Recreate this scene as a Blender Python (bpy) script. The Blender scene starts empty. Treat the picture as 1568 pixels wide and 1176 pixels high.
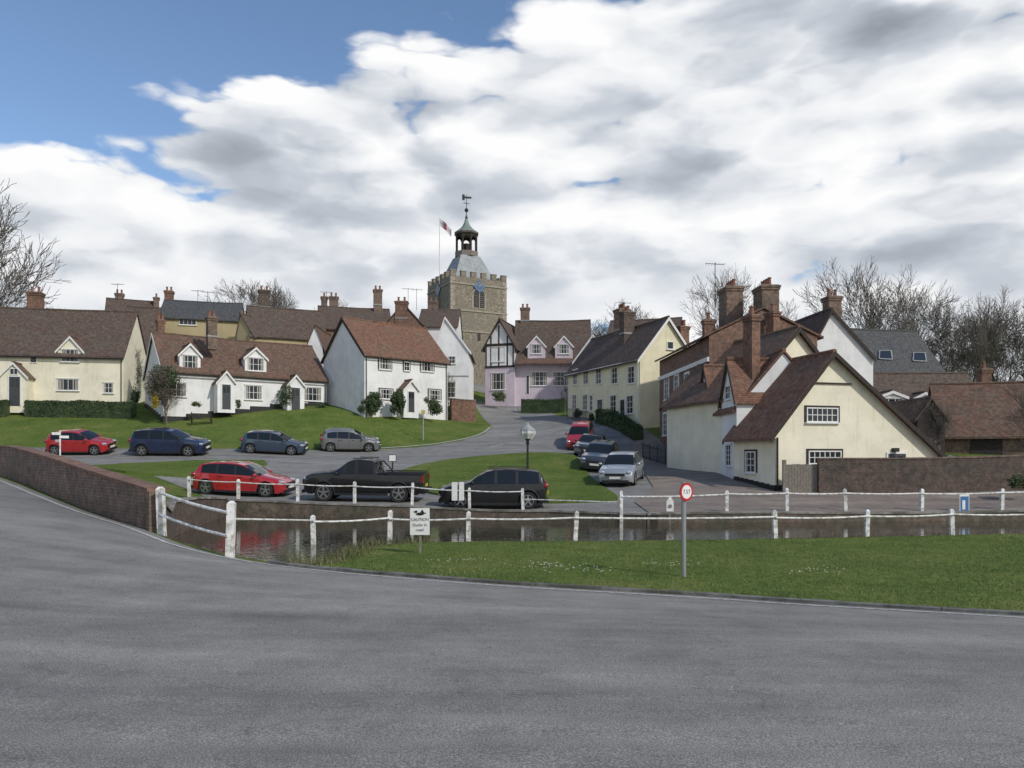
import bpy, bmesh, math, random
import numpy as np
from mathutils import Vector, Matrix
from mathutils import noise as mnoise
random.seed(7); np.random.seed(7)
F=1162.0; CX=784.0; HY=700.0; EYE=1.6
scene=bpy.context.scene
# survey helpers: bearing / elevation readings + distance -> metres
def X_(b,d): return (b-CX)*d/F
def zz(e,d): return EYE+(HY-e)*d/F
def col(c): return (c[0],c[1],c[2],1.0)
# ------------------------------------------------------------------ materials
def nt_new(name):
    m=bpy.data.materials.new(name); m.use_nodes=True
    nt=m.node_tree; b=nt.nodes['Principled BSDF']; return m,nt,b
def N(nt,t,**kw):
    n=nt.nodes.new(t)
    for k,v in kw.items():
        if k.startswith('i_'):
            key=k[2:]; key=int(key) if key.isdigit() else key
            n.inputs[key].default_value=v
        else: setattr(n,k,v)
    return n
def ramp(nt,fac,stops):
    r=nt.nodes.new('ShaderNodeValToRGB'); e=r.color_ramp.elements
    while len(e)<len(stops): e.new(0.5)
    for i,(p,c) in enumerate(stops):
        e[i].position=p; e[i].color=col(c) if len(c)==3 else c
    nt.links.new(fac,r.inputs[0]); return r.outputs[0]
def mixc(nt,fac,a,b,mode='MIX'):
    m=nt.nodes.new('ShaderNodeMix'); m.data_type='RGBA'; m.blend_type=mode
    for s,i in ((fac,0),(a,6),(b,7)):
        if hasattr(s,'links'): nt.links.new(s,m.inputs[i])
        elif i==0: m.inputs[i].default_value=s
        else: m.inputs[i].default_value=col(s)
    return m.outputs[2]
def bump(nt,b,h,strength,dist=0.02):
    bp=N(nt,'ShaderNodeBump',i_Strength=strength,i_Distance=dist)
    nt.links.new(h,bp.inputs['Height']); nt.links.new(bp.outputs[0],b.inputs['Normal'])
def noise_(nt,scale,detail=4,rough=.55,vec=None,dist=0):
    n=N(nt,'ShaderNodeTexNoise',i_Scale=scale,i_Detail=detail,i_Roughness=rough,i_Distortion=dist)
    if vec is None:
        g=N(nt,'ShaderNodeNewGeometry'); vec=g.outputs['Position']
    nt.links.new(vec,n.inputs['Vector']); return n.outputs[0]
def m_plain(name,c,rough=.6,metal=0,coat=0):
    m,nt,b=nt_new(name); b.inputs['Base Color'].default_value=col(c)
    b.inputs['Roughness'].default_value=rough; b.inputs['Metallic'].default_value=metal
    if coat: b.inputs['Coat Weight'].default_value=coat; b.inputs['Coat Roughness'].default_value=.04
    return m
def m_noise(name,c1,c2,scale,rough=.8,bs=.3,bd=.02,c3=None,s3=.4,detail=4):
    m,nt,b=nt_new(name)
    f=noise_(nt,scale,detail,.6); c=ramp(nt,f,[(.35,c1),(.65,c2)])
    if c3:
        f3=noise_(nt,s3,3,.6); fr=ramp(nt,f3,[(.45,(0,0,0)),(.62,(1,1,1))])
        c=mixc(nt,fr,c,c3)
    nt.links.new(c,b.inputs['Base Color']); b.inputs['Roughness'].default_value=rough
    if bs: bump(nt,b,f,bs,bd)
    return m
def m_render(name,c):
    m,nt,b=nt_new(name)
    f=noise_(nt,.7,5,.7)
    d=tuple(x*.84 for x in c)
    cc=ramp(nt,f,[(.33,d),(.6,c)])
    g=N(nt,'ShaderNodeNewGeometry'); mp=N(nt,'ShaderNodeMapping'); mp.inputs['Scale'].default_value=(3,3,.35)
    nt.links.new(g.outputs['Position'],mp.inputs[0]); f3=noise_(nt,1.6,3,.6,mp.outputs[0])
    st=ramp(nt,f3,[(.28,(.89,.88,.86)),(.45,(1,1,1))])
    cc=mixc(nt,1.0,cc,st,'MULTIPLY')
    nt.links.new(cc,b.inputs['Base Color']); b.inputs['Roughness'].default_value=.85
    f2=noise_(nt,9,2,.6); bump(nt,b,f2,.3,.02); return m
def m_brick(name,c1,c2,mortar,w,h,ms=.012,mott=None,bs=.5,rough=.85,mscale=.8,gain=1.0,moss=None):
    m,nt,b=nt_new(name)
    c1,c2,mortar=[tuple(v*gain for v in q) for q in (c1,c2,mortar)]
    if mott: mott=tuple(v*gain for v in mott)
    uv=N(nt,'ShaderNodeUVMap')
    br=N(nt,'ShaderNodeTexBrick',i_Scale=1.0); br.inputs['Color1'].default_value=col(c1)
    br.inputs['Color2'].default_value=col(c2); br.inputs['Mortar'].default_value=col(mortar)
    br.inputs['Brick Width'].default_value=w; br.inputs['Row Height'].default_value=h
    br.inputs['Mortar Size'].default_value=ms; br.inputs['Mortar Smooth'].default_value=.3; br.inputs['Bias'].default_value=-.1
    nt.links.new(uv.outputs[0],br.inputs['Vector'])
    f=noise_(nt,mscale,5,.7); f2=noise_(nt,4.2,4,.8)
    c=br.outputs[0]
    if mott: c=mixc(nt,ramp(nt,f,[(.42,(0,0,0)),(.66,(.85,.85,.85))]),c,mott)
    if moss:
        f3=noise_(nt,1.7,4,.75); c=mixc(nt,ramp(nt,f3,[(.52,(0,0,0)),(.70,(.7,.7,.7))]),c,moss)
    k=ramp(nt,f2,[(.28,(.38,.38,.38)),(.5,(.95,.95,.95)),(.72,(1.65,1.6,1.5))]); c=mixc(nt,1.0,c,k,'MULTIPLY')
    nt.links.new(c,b.inputs['Base Color']); b.inputs['Roughness'].default_value=rough
    bump(nt,b,f2,bs,.03); return m
def m_foliage(name,c1,c2,c3,scale=1.5):
    m,nt,b=nt_new(name)
    f=noise_(nt,scale,4,.75); c=ramp(nt,f,[(.32,c1),(.5,c2),(.7,c3)])
    nt.links.new(c,b.inputs['Base Color']); b.inputs['Roughness'].default_value=.7
    return m
def m_asphalt(name,base,tint=(1,1,1)):
    m,nt,b=nt_new(name)
    f2=noise_(nt,85,1,.8); f3=noise_(nt,1.0,7,.72)
    c=ramp(nt,f3,[(.28,tuple(base*.72*t for t in tint)),(.5,tuple(base*t for t in tint)),(.72,tuple(base*1.22*t for t in tint))])
    k=ramp(nt,f2,[(.30,(.58,.58,.58)),(.5,(.97,.97,.97)),(.62,(1.35,1.35,1.31)),(.75,(1.9,1.86,1.8))]); c=mixc(nt,1.0,c,k,'MULTIPLY')
    g=N(nt,'ShaderNodeNewGeometry'); mp=N(nt,'ShaderNodeMapping'); mp.inputs['Scale'].default_value=(.10,.9,1); mp.inputs['Rotation'].default_value=(0,0,math.radians(9))
    nt.links.new(g.outputs['Position'],mp.inputs[0]); f4=noise_(nt,1.0,5,.65,mp.outputs[0])
    k=ramp(nt,f4,[(.32,(.76,.76,.77)),(.66,(1.20,1.20,1.18))]); c=mixc(nt,1.0,c,k,'MULTIPLY')
    v=N(nt,'ShaderNodeTexVoronoi',feature='DISTANCE_TO_EDGE',i_Scale=.30)
    nz=N(nt,'ShaderNodeTexNoise',i_Scale=1.5,i_Detail=2); nt.links.new(g.outputs['Position'],nz.inputs[0])
    mx=N(nt,'ShaderNodeVectorMath',operation='MULTIPLY_ADD'); nt.links.new(nz.outputs[1],mx.inputs[0]); mx.inputs[1].default_value=(1.6,1.6,1.6); nt.links.new(g.outputs['Position'],mx.inputs[2])
    nt.links.new(mx.outputs[0],v.inputs['Vector'])
    k=ramp(nt,v.outputs['Distance'],[(.0,(.55,.55,.55)),(.006,(1,1,1))]); c=mixc(nt,.45,c,k,'MULTIPLY')
    nt.links.new(c,b.inputs['Base Color']); b.inputs['Roughness'].default_value=.9
    b.inputs['Specular IOR Level'].default_value=.3
    bump(nt,b,f2,.45,.005); return m
def m_grass(name):
    m,nt,b=nt_new(name)
    f1=noise_(nt,.42,7,.78); f2=noise_(nt,7,4,.8); f3=noise_(nt,55,1,.8)
    c=ramp(nt,f1,[(.3,(.070,.105,.026)),(.46,(.102,.150,.034)),(.58,(.140,.176,.046)),(.70,(.20,.20,.080)),(.80,(.19,.165,.09))])
    k=ramp(nt,f2,[(.28,(.50,.53,.46)),(.5,(1,1,1)),(.72,(1.4,1.35,1.2))]); c=mixc(nt,1.0,c,k,'MULTIPLY')
    k=ramp(nt,f3,[(.3,(.5,.5,.5)),(.7,(1.5,1.5,1.45))]); c=mixc(nt,1.0,c,k,'MULTIPLY')
    nt.links.new(c,b.inputs['Base Color']); b.inputs['Roughness'].default_value=.95
    b.inputs['Specular IOR Level'].default_value=.10
    bump(nt,b,f3,.9,.03); return m
M={}
M['white']=m_render('white_render',(.82,.82,.81)); M['cream']=m_render('cream_render',(.84,.79,.62))
M['yellow']=m_render('yellow_render',(.80,.74,.52)); M['ochre']=m_render('ochre_render',(.46,.38,.22))
M['lilac']=m_render('lilac_render',(.62,.53,.60))
G_=1.3
M['tile']=m_brick('clay_tile',(.165,.086,.056),(.105,.060,.044),(.04,.026,.020),.17,.11,.012,mott=(.095,.070,.050),gain=G_,moss=(.13,.12,.085))
M['tile_red']=m_brick('red_clay_tile',(.205,.092,.054),(.135,.068,.046),(.045,.026,.02),.17,.11,.012,mott=(.125,.080,.055),gain=G_,moss=(.15,.125,.09))
M['tile_dark']=m_brick('dark_tile',(.112,.070,.053),(.078,.053,.044),(.03,.022,.019),.17,.11,.012,mott=(.078,.064,.050),gain=G_,moss=(.11,.105,.08))
M['slate']=m_brick('slate',(.085,.088,.095),(.065,.068,.075),(.03,.03,.03),.3,.2,.01,mott=(.085,.085,.075))
M['brick']=m_brick('red_brick',(.23,.105,.068),(.17,.080,.056),(.22,.19,.15),.225,.075,.012,mott=(.14,.085,.065))
M['brick_old']=m_brick('old_brick',(.20,.115,.080),(.15,.088,.065),(.19,.17,.14),.225,.075,.012,mott=(.10,.080,.062),gain=1.1)
M['brick_dark']=m_brick('dark_brick',(.12,.068,.052),(.075,.052,.046),(.14,.12,.10),.225,.075,.012,mott=(.065,.058,.048))
M['brick_pond']=m_brick('damp_brick',(.15,.105,.075),(.10,.078,.060),(.13,.12,.10),.225,.075,.012,mott=(.075,.075,.050))
M['brick_or']=m_brick('orange_brick',(.24,.105,.066),(.18,.082,.056),(.2,.16,.12),.225,.075,.012,mott=(.13,.08,.058))
M['glass']=m_plain('window_glass',(.02,.024,.028),.06)
M['black']=m_plain('black_paint',(.015,.015,.015),.5); M['wpaint']=m_noise('white_gloss_paint',(.66,.66,.63),(.82,.82,.80),9,.5,.1)
M['fpaint']=m_noise('weathered_white_paint',(.74,.74,.71),(.82,.82,.80),6,.6,.2,c3=(.42,.41,.35),s3=7)
M['wood']=m_noise('grey_timber',(.16,.14,.12),(.26,.23,.19),9,.85,.4)
M['beam']=m_noise('dark_beam',(.02,.016,.014),(.045,.035,.03),9,.8,.3)
M['door_g']=m_plain('green_door',(.04,.07,.06),.5); M['door_b']=m_plain('brown_door',(.09,.05,.03),.5); M['door_k']=m_plain('dark_door',(.05,.055,.06),.5)
M['stone']=m_noise('flint_rubble',(.15,.13,.10),(.34,.30,.225),3.2,.9,.6,.05,c3=(.22,.195,.155),s3=.5,detail=7)
M['ashlar']=m_noise('ashlar',(.28,.25,.20),(.40,.36,.29),3,.85,.2)
M['lead']=m_noise('lead',(.22,.24,.25),(.34,.36,.36),2,.6,.1)
M['concrete']=m_noise('concrete',(.20,.19,.17),(.33,.31,.28),4,.9,.3,c3=(.12,.115,.09),s3=1.2)
M['kerb']=m_noise('kerb_stone',(.10,.10,.095),(.20,.195,.18),5,.9,.4,c3=(.07,.07,.055),s3=1.5)
M['pot']=m_plain('clay_pot',(.24,.11,.07),.8)
M['bark']=m_noise('bark',(.095,.082,.068),(.18,.16,.135),8,.95,0)
M['metal']=m_plain('galvanised_metal',(.36,.37,.38),.45,.5)
M['asphalt']=m_asphalt('asphalt',.21,(1.04,1.0,.94)); M['asphalt2']=m_asphalt('street_asphalt',.21,(1.02,1.0,.96)); M['pave']=m_asphalt('forecourt_tarmac',.20,(1.13,.94,.82))
M['grass']=m_grass('grass')
M['line']=m_noise('road_paint',(.25,.25,.24),(.66,.65,.62),14,.8,.2,detail=8)
M['leafd']=m_foliage('evergreen_leaf',(.018,.034,.012),(.036,.062,.020),(.065,.095,.032))
M['leafm']=m_foliage('leaf',(.025,.040,.012),(.050,.075,.024),(.09,.11,.04))
M['leafb']=m_foliage('brown_leaf',(.06,.045,.03),(.10,.08,.05),(.14,.12,.075))
M['leafy']=m_foliage('forsythia',(.12,.11,.02),(.45,.34,.02),(.6,.48,.03),4)
M['straw']=m_foliage('reed',(.06,.08,.02),(.13,.14,.05),(.22,.19,.09),4)
# ------------------------------------------------------------------ mesh builder
Z3=Vector((0,0,1))
class MB:
    def __init__(s): s.v=[];s.f=[];s.m=[];s.ml=[]
    def mi(s,mat):
        if isinstance(mat,str): mat=M[mat]
        if mat not in s.ml: s.ml.append(mat)
        return s.ml.index(mat)
    def poly(s,pts,mat):
        n=len(s.v); s.v.extend([tuple(p) for p in pts]); s.f.append(tuple(range(n,n+len(pts)))); s.m.append(s.mi(mat))
    def box(s,fr,x0,x1,y0,y1,z0,z1,mat,taper=0):
        O,a,b,c=fr; n=len(s.v)
        for z,t in ((z0,0),(z1,taper)):
            for x,y in ((x0+t,y0+t),(x1-t,y0+t),(x1-t,y1-t),(x0+t,y1-t)): s.v.append(tuple(O+a*x+b*y+c*z))
        k=s.mi(mat)
        for q in ((0,3,2,1),(4,5,6,7),(0,1,5,4),(1,2,6,5),(2,3,7,6),(3,0,4,7)):
            s.f.append(tuple(n+i for i in q)); s.m.append(k)
    def cyl(s,p,q,r0,r1,n,mat,caps=True):
        p=Vector(p);q=Vector(q); d=(q-p).normalized()
        a=d.orthogonal().normalized(); b=d.cross(a); k=s.mi(mat); o=len(s.v)
        for c,r in ((p,r0),(q,r1)):
            for i in range(n):
                t=2*math.pi*i/n; s.v.append(tuple(c+(a*math.cos(t)+b*math.sin(t))*r))
        for i in range(n):
            j=(i+1)%n; s.f.append((o+i,o+j,o+n+j,o+n+i)); s.m.append(k)
        if caps:
            s.f.append(tuple(o+i for i in reversed(range(n)))); s.m.append(k)
            s.f.append(tuple(o+n+i for i in range(n))); s.m.append(k)
    def lathe(s,c,prof,n,mat,axis=Z3,a=None,cap=True):
        axis=Vector(axis).normalized(); a=a or axis.orthogonal().normalized(); b=axis.cross(a); k=s.mi(mat); o=len(s.v); c=Vector(c)
        for r,h in prof:
            for i in range(n):
                t=2*math.pi*i/n; s.v.append(tuple(c+axis*h+(a*math.cos(t)+b*math.sin(t))*r))
        for j in range(len(prof)-1):
            for i in range(n):
                i2=(i+1)%n; s.f.append((o+j*n+i,o+j*n+i2,o+(j+1)*n+i2,o+(j+1)*n+i)); s.m.append(k)
        if cap:
            s.f.append(tuple(o+i for i in reversed(range(n)))); s.m.append(k)
            s.f.append(tuple(o+(len(prof)-1)*n+i for i in range(n))); s.m.append(k)
    def ell(s,c,r,mat,n=10,m=6):
        pr=[(math.sin(math.pi*j/m),-math.cos(math.pi*j/m)) for j in range(m+1)]; k=s.mi(mat); o=len(s.v)
        for R,h in pr:
            for i in range(n):
                t=2*math.pi*i/n; s.v.append((c[0]+r[0]*R*math.cos(t),c[1]+r[1]*R*math.sin(t),c[2]+r[2]*h))
        for j in range(m):
            for i in range(n):
                i2=(i+1)%n; s.f.append((o+j*n+i,o+j*n+i2,o+(j+1)*n+i2,o+(j+1)*n+i)); s.m.append(k)
    def slab(s,A,B,C,D,t,mat,step=.7,amp=.03):
        A,B,C,D=map(Vector,(A,B,C,D)); nu=max(1,int((B-A).length/step)); nv=max(1,int((D-A).length/step)); k=s.mi(mat)
        o=len(s.v)
        for top in (0,1):
            for j in range(nv+1):
                for i in range(nu+1):
                    u=i/nu;v=j/nv; p=(A*(1-u)+B*u)*(1-v)+(D*(1-u)+C*u)*v
                    w=mnoise.noise(p*.45)*amp+mnoise.noise(p*1.7)*amp*.35-abs(amp)*1.6*math.sin(math.pi*u)*v
                    s.v.append(tuple(p+Z3*(w+(t if top else 0))))
        W=nu+1; S=W*(nv+1)
        for j in range(nv):
            for i in range(nu):
                a=o+j*W+i; s.f.append((a,a+W,a+W+1,a+1)); s.m.append(k)
                a+=S; s.f.append((a,a+1,a+W+1,a+W)); s.m.append(k)
        for j in (0,nv):
            for i in range(nu):
                a=o+j*W+i; s.f.append((a,a+1,a+1+S,a+S)); s.m.append(k)
        for i in (0,nu):
            for j in range(nv):
                a=o+j*W+i; s.f.append((a,a+W,a+W+S,a+S)); s.m.append(k)
    def build(s,name,parent=None,smooth=False,sharp=None,uv=True):
        me=bpy.data.meshes.new(name); me.from_pydata(s.v,[],s.f)
        for m in s.ml: me.materials.append(m)
        me.polygons.foreach_set('material_index',s.m)
        if smooth: me.polygons.foreach_set('use_smooth',[True]*len(s.f))
        if uv:
            L=me.uv_layers.new(name='UVMap'); dat=np.zeros(len(me.loops)*2)
            for p in me.polygons:
                n=p.normal
                if abs(n.z)>.995: t=Vector((1,0,0)); b=Vector((0,1,0))
                else:
                    t=Z3.cross(n).normalized(); b=n.cross(t)
                for li in p.loop_indices:
                    c=me.vertices[me.loops[li].vertex_index].co; dat[2*li]=c.dot(t); dat[2*li+1]=c.dot(b)
            L.data.foreach_set('uv',dat)
        if sharp: me.set_sharp_from_angle(angle=math.radians(sharp))
        o=bpy.data.objects.new(name,me); scene.collection.objects.link(o)
        if parent:
            o.parent=parent; o.matrix_parent_inverse=parent.matrix_basis.inverted()
        return o
def empty(name,loc):
    e=bpy.data.objects.new(name,None); e.location=loc; e.empty_display_size=.3; scene.collection.objects.link(e); return e
WF=(Vector((0,0,0)),Vector((1,0,0)),Vector((0,1,0)),Z3)
def frame(x,y,z,deg):
    a=math.radians(deg); return (Vector((x,y,z)),Vector((math.cos(a),math.sin(a),0)),Vector((-math.sin(a),math.cos(a),0)),Z3)
# ------------------------------------------------------------------ terrain
ctrl=[(240,822,15),(340,850,14),(450,868,13.5),(600,882,12.8),(784,897,12.2),(1047,912,12),(1250,928,11.2),(1568,945,10.2),
(1047,883,14.5),(717,829,22.3),(1187,823,22.9),(1568,817,24),(480,840,20.5),(784,860,16.5),(1300,870,15.5),(430,866,15.5),
(300,765,32),(400,768,31),(640,776,30.4),(840,783,29.6),(951,790,28.3),(1113,786,28.4),(1300,785,28.9),(1534,783,29.3),
(375,758,34.5),(560,767,33),(755,779,31.2),(950,771,31.5),(1187,752,34),(1100,726,40),(1063,715,46),(985,745,36.5),(930,722,43),(900,702,50),
(880,690,54),(870,652,62),(800,642,74),(760,618,88),(720,612,95),(868,694,49),(700,703,47),(640,712,44),(800,695,50),(900,730,41),
(290,735,38),(190,712,44),(405,706,45),(100,705,46),(0,705,46),(262,696,48.5),(130,697,48),(420,694,51),(535,690,54),(640,688,55),(740,664,62),
(0,632,61),(190,632,61),(350,631,62),(500,631,62),(620,640,64),(700,645,68),(727,618,86),(870,638,69),(980,655,58),(1010,676,56),
(1400,700,42),(1568,700,42),(1480,660,60),(1568,655,80),(15,731,25),(240,812,15.6),(120,770,20),(60,715,36),(120,720,36)]
C=[(X_(a,d),d,zz(b,d)) for a,b,d in ctrl]
C+=[(0,0,0),(-8,0,.1),(8,0,0),(0,-12,0),(0,4,0),(-5,8,-.03),(4,8,-.22),(-60,0,1),(60,0,0),(0,-60,0),(-60,50,2.2),(-50,70,6.5),(-30,85,9),(-10,100,12.5),(-7,106,13),(15,90,8.5),
(30,90,6),(60,60,3),(60,100,6),(-80,110,10),(0,140,14),(60,200,10),(-80,200,12),(0,400,10),(200,300,8),(-200,300,8),(-200,0,1),(200,0,1),(200,100,5),(-200,100,6),(-10,-200,0)]
C=np.array(C)
def tps_phi(r2): return np.where(r2>1e-9,.5*r2*np.log(np.maximum(r2,1e-9)),0)
n=len(C); P=C[:,:2]
K=tps_phi(((P[:,None]-P[None])**2).sum(-1))+np.eye(n)*3.0
Pm=np.c_[np.ones(n),P]; A=np.zeros((n+3,n+3)); A[:n,:n]=K; A[:n,n:]=Pm; A[n:,:n]=Pm.T
sol=np.linalg.solve(A,np.r_[C[:,2],0,0,0])
WATER=-.81
def zt(xy):
    xy=np.atleast_2d(np.asarray(xy,float)); out=np.empty(len(xy))
    for i in range(0,len(xy),8000):
        q=xy[i:i+8000]; out[i:i+8000]=tps_phi(((q[:,None]-P[None])**2).sum(-1))@sol[:n]+sol[n]+q@sol[n+1:]
    return np.maximum(out,-.765)
def gz(x,y): return float(zt([(x,y)])[0])
pond_near=[(-7.9,16.5),(-6.6,15.2),(-5.4,14.75),(-4.4,15.3),(-4.1,17.2),(-4.1,19.0),(-3.8,20.5),(-2.6,21.2),(-1.2,21.4),(2,21.5),(6,21.9),(8,22.2),(12,22.9),(18,24.0),(24,24.8),(34,26.2)]
far_wall=[(34,29.05),(18,28.75),(12,28.25),(5,28.05),(1.5,29.25),(-3.7,30.05),(-11.6,30.75)]
left_wall=[(-11.2,27),(-10.4,23),(-8.3,18)]
pond=pond_near+far_wall+left_wall
dip=pond_near[1:]+[(34,29.6)]+[(x,y+.42) for x,y in far_wall[:-1]]+[(-12.1,31.2)]+[(x-.45,y) for x,y in left_wall]+[(-8.0,16.2)]
def inpoly(q,poly):
    q=np.atleast_2d(q); r=np.zeros(len(q),bool); m=len(poly)
    for i in range(m):
        x1,y1=poly[i];x2,y2=poly[(i+1)%m]
        c=((y1>q[:,1])!=(y2>q[:,1]))&(q[:,0]<(x2-x1)*(q[:,1]-y1)/((y2-y1) if y2!=y1 else 1e-9)+x1); r^=c
    return r
def edist(q,poly):
    q=np.atleast_2d(q); d=np.full(len(q),1e9); m=len(poly)
    for i in range(m):
        a=np.array(poly[i]);b=np.array(poly[(i+1)%m]); ab=b-a; t=np.clip(((q-a)@ab)/(ab@ab),0,1)
        d=np.minimum(d,np.linalg.norm(q-(a+t[:,None]*ab),axis=1))
    return d
def axis(segs,lo,hi):
    a=[segs[0][0]]
    for x0,x1,st in segs: a+=list(np.arange(x0+st,x1+1e-6,st))
    st=segs[-1][2];x=a[-1];s=st
    while x<hi: s*=1.25; x+=s; a.append(x)
    s=segs[0][2];x=a[0]
    while x>lo: s*=1.25; x-=s; a.insert(0,x)
    return np.array(a)
xs=axis([(-36,-13,.5),(-13,24,.25),(24,36,.5)],-900,900); ys=axis([(8,14,.4),(14,32,.2),(32,72,.5)],-300,1500)
gx,gy=np.meshgrid(xs,ys); q=np.c_[gx.ravel(),gy.ravel()]
far=np.clip((np.hypot(q[:,0],q[:,1])-350)/200,0,1)
z=zt(q)*(1-far)+8*far
ins=inpoly(q,dip); dd=edist(q,dip); s_=np.clip(dd/.28,0,1)
z=np.where(ins,np.minimum(z,z*(1-s_)+(-1.7)*s_),z)
nx=len(xs);ny=len(ys); me=bpy.data.meshes.new('ground')
idx=np.arange(nx*ny).reshape(ny,nx); fc=np.stack([idx[:-1,:-1],idx[:-1,1:],idx[1:,1:],idx[1:,:-1]],-1).reshape(-1,4)
me.from_pydata(np.c_[q,z].tolist(),[],fc.tolist()); me.polygons.foreach_set('use_smooth',[True]*len(fc)); me.materials.append(M['grass'])
o=bpy.data.objects.new('ground',me); scene.collection.objects.link(o)
def drape(name,poly,off,mat,step=.5,skirt=0):
    bm=bmesh.new(); vs=[bm.verts.new((x,y,0)) for x,y in poly]; bm.faces.new(vs); bmesh.ops.triangulate(bm,faces=bm.faces[:])
    xa=[p[0] for p in poly]; ya=[p[1] for p in poly]
    def cuts(lo,hi):
        c=[];x=math.ceil(lo/step)*step
        while x<hi:
            c.append(x); x+=step if -37<x<73 else step*6
        return c
    for x in cuts(min(xa),max(xa)): bmesh.ops.bisect_plane(bm,geom=bm.verts[:]+bm.edges[:]+bm.faces[:],plane_co=(x+.013,0,0),plane_no=(1,0,0),dist=1e-5)
    for y in cuts(min(ya),max(ya)): bmesh.ops.bisect_plane(bm,geom=bm.verts[:]+bm.edges[:]+bm.faces[:],plane_co=(0,y+.017,0),plane_no=(0,1,0),dist=1e-5)
    bm.verts.ensure_lookup_table(); zs=zt([(v.co.x,v.co.y) for v in bm.verts])
    for v,zv in zip(bm.verts,zs): v.co.z=zv+off
    if skirt:
        be=[e for e in bm.edges if e.is_boundary]; r=bmesh.ops.extrude_edge_only(bm,edges=be)
        for g in r['geom']:
            if isinstance(g,bmesh.types.BMVert): g.co.z-=skirt
    bmesh.ops.recalc_face_normals(bm,faces=bm.faces[:])
    me=bpy.data.meshes.new(name); bm.to_mesh(me); bm.free(); me.materials.append(M[mat] if isinstance(mat,str) else mat)
    for p in me.polygons: p.use_smooth=True
    if skirt: me.set_sharp_from_angle(angle=math.radians(40))
    o=bpy.data.objects.new(name,me); scene.collection.objects.link(o); return o
def smooth_line(pts,k=3):
    pts=[np.array(p,float) for p in pts]
    for _ in range(k):
        out=[pts[0]]
        for a,b in zip(pts[:-1],pts[1:]): out+= [a*.75+b*.25,a*.25+b*.75]
        out.append(pts[-1]); pts=out
    return pts
def ribbon(line,w,inset=0):
    L=[];R=[]
    for i,p in enumerate(line):
        a=line[max(i-1,0)];b=line[min(i+1,len(line)-1)]; t=(b-a)/np.linalg.norm(b-a); nn=np.array([-t[1],t[0]])
        L.append(tuple(p+nn*(inset+w)));R.append(tuple(p+nn*inset))
    return L+R[::-1]
edge=smooth_line([(40,-3),(20,4.6),(6.9,10.2),(4.5,11.3),(2.7,12),(0,12.2),(-2.03,12.8),(-3.88,13.5),(-5.35,14),(-7.02,15),(-16.2,24),(-30,38)],2)
E=[tuple(p) for p in edge]
drape('road',[(-60,-40),(60,-40),(60,-12)]+E+[(-60,46)],.012,'asphalt',.6)
drape('road_marking',ribbon(edge,.11,.24),.018,'line',.6)
street=[(-60,43),(-30.3,43.5),(-20,40),(-14,34),(-12.3,31.3)]+[(x,y+.02) for x,y in far_wall[::-1]]+[(34,33.2),(12.2,33.4),(11.9,34.2),(11.2,38),(11.2,46),(11.0,56),(10,58.2),(5.3,69),(2.6,88),(0,110),
(-6,110),(-4.6,88),(-2.6,72),(-1.7,65),(-2.3,61.5),(-4.2,58),(-6.9,55.6),(-12,53.6),(-22.2,50.3),(-33.7,50),(-60,52)]
drape('street',street,.012,'asphalt2',.6)
drape('forecourt_pavement',[(6.7,36),(8.1,50),(8.6,57),(9.7,57.9),(10.7,55.5),(10.9,46),(10.9,38),(11.6,33.7),(20,33),(34,33),(34,29.25),(18,28.95),(12,28.45),(5.2,28.3),(5.1,31.5)],.05,'pave',.6,.05)
cg=smooth_line([(-5.4,43.5),(-3.4,47),(.7,50),(3.6,50),(4.2,47),(4.15,41),(4.4,36.5),(4.7,33),(4.3,31.9),(1.4,32.0),(-2.5,33.8),(-4.8,36.5),(-6.6,40.5),(-5.4,43.5)],2)
drape('village_green',[tuple(p) for p in cg[:-1]],.09,'grass',.6,.09)
drape('grass_verge',[(-22.7,44),(-19,45.5),(-14.7,45),(-14.0,43.4),(-15.6,38.8),(-19.1,37.6),(-24,40)],.09,'grass',.6,.09)
for i,ln in enumerate([[(-1.6,65.2),(-2.2,61.6),(-4.1,58.2),(-6.9,55.8),(-12,53.8)],[(-14.5,45.6),(-10,45.2),(-7,44.4),(-6.8,43)],[(3.9,50.6),(5.1,56),(5.0,62),(4.6,68)]]):
    l=smooth_line(ln,2); r=drape('road_marking',ribbon(l,.14,-.30),.02,'line',.6)
pts=smooth_line([(-34,46.5),(-22,47.0),(-12,49.0),(-3,53.5),(1.5,60),(1.2,70),(.2,84)],4)
acc=0;seg=[]
for a,b in zip(pts[:-1],pts[1:]):
    acc+=np.linalg.norm(b-a)
    if acc%5<2: seg.append(a)
    elif len(seg)>1: drape('road_marking',ribbon(seg,.1,0),.02,'line',.8); seg=[]
    else: seg=[]
# kerb
mb=MB()
for a,b in zip(edge[:-1],edge[1:]):
    if a[1]>13.6: continue
    t=(b-a); L=np.linalg.norm(t); k=max(1,int(L/.9))
    for j in range(k):
        p=a+t*(j/k); q_=a+t*((j+1)/k-.012/L); d=(q_-p); l=np.linalg.norm(d)
        z0=gz(*p); z1=gz(*q_); ex=Vector((d[0],d[1],z1-z0)).normalized(); ey=Vector((-d[1],d[0],0)).normalized()
        mb.box((Vector((p[0],p[1],z0)),ex,ey,Z3),0,l,-.12,.02,-.1,.055+random.uniform(-.006,.006),'kerb')
mb.build('kerb')
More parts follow.
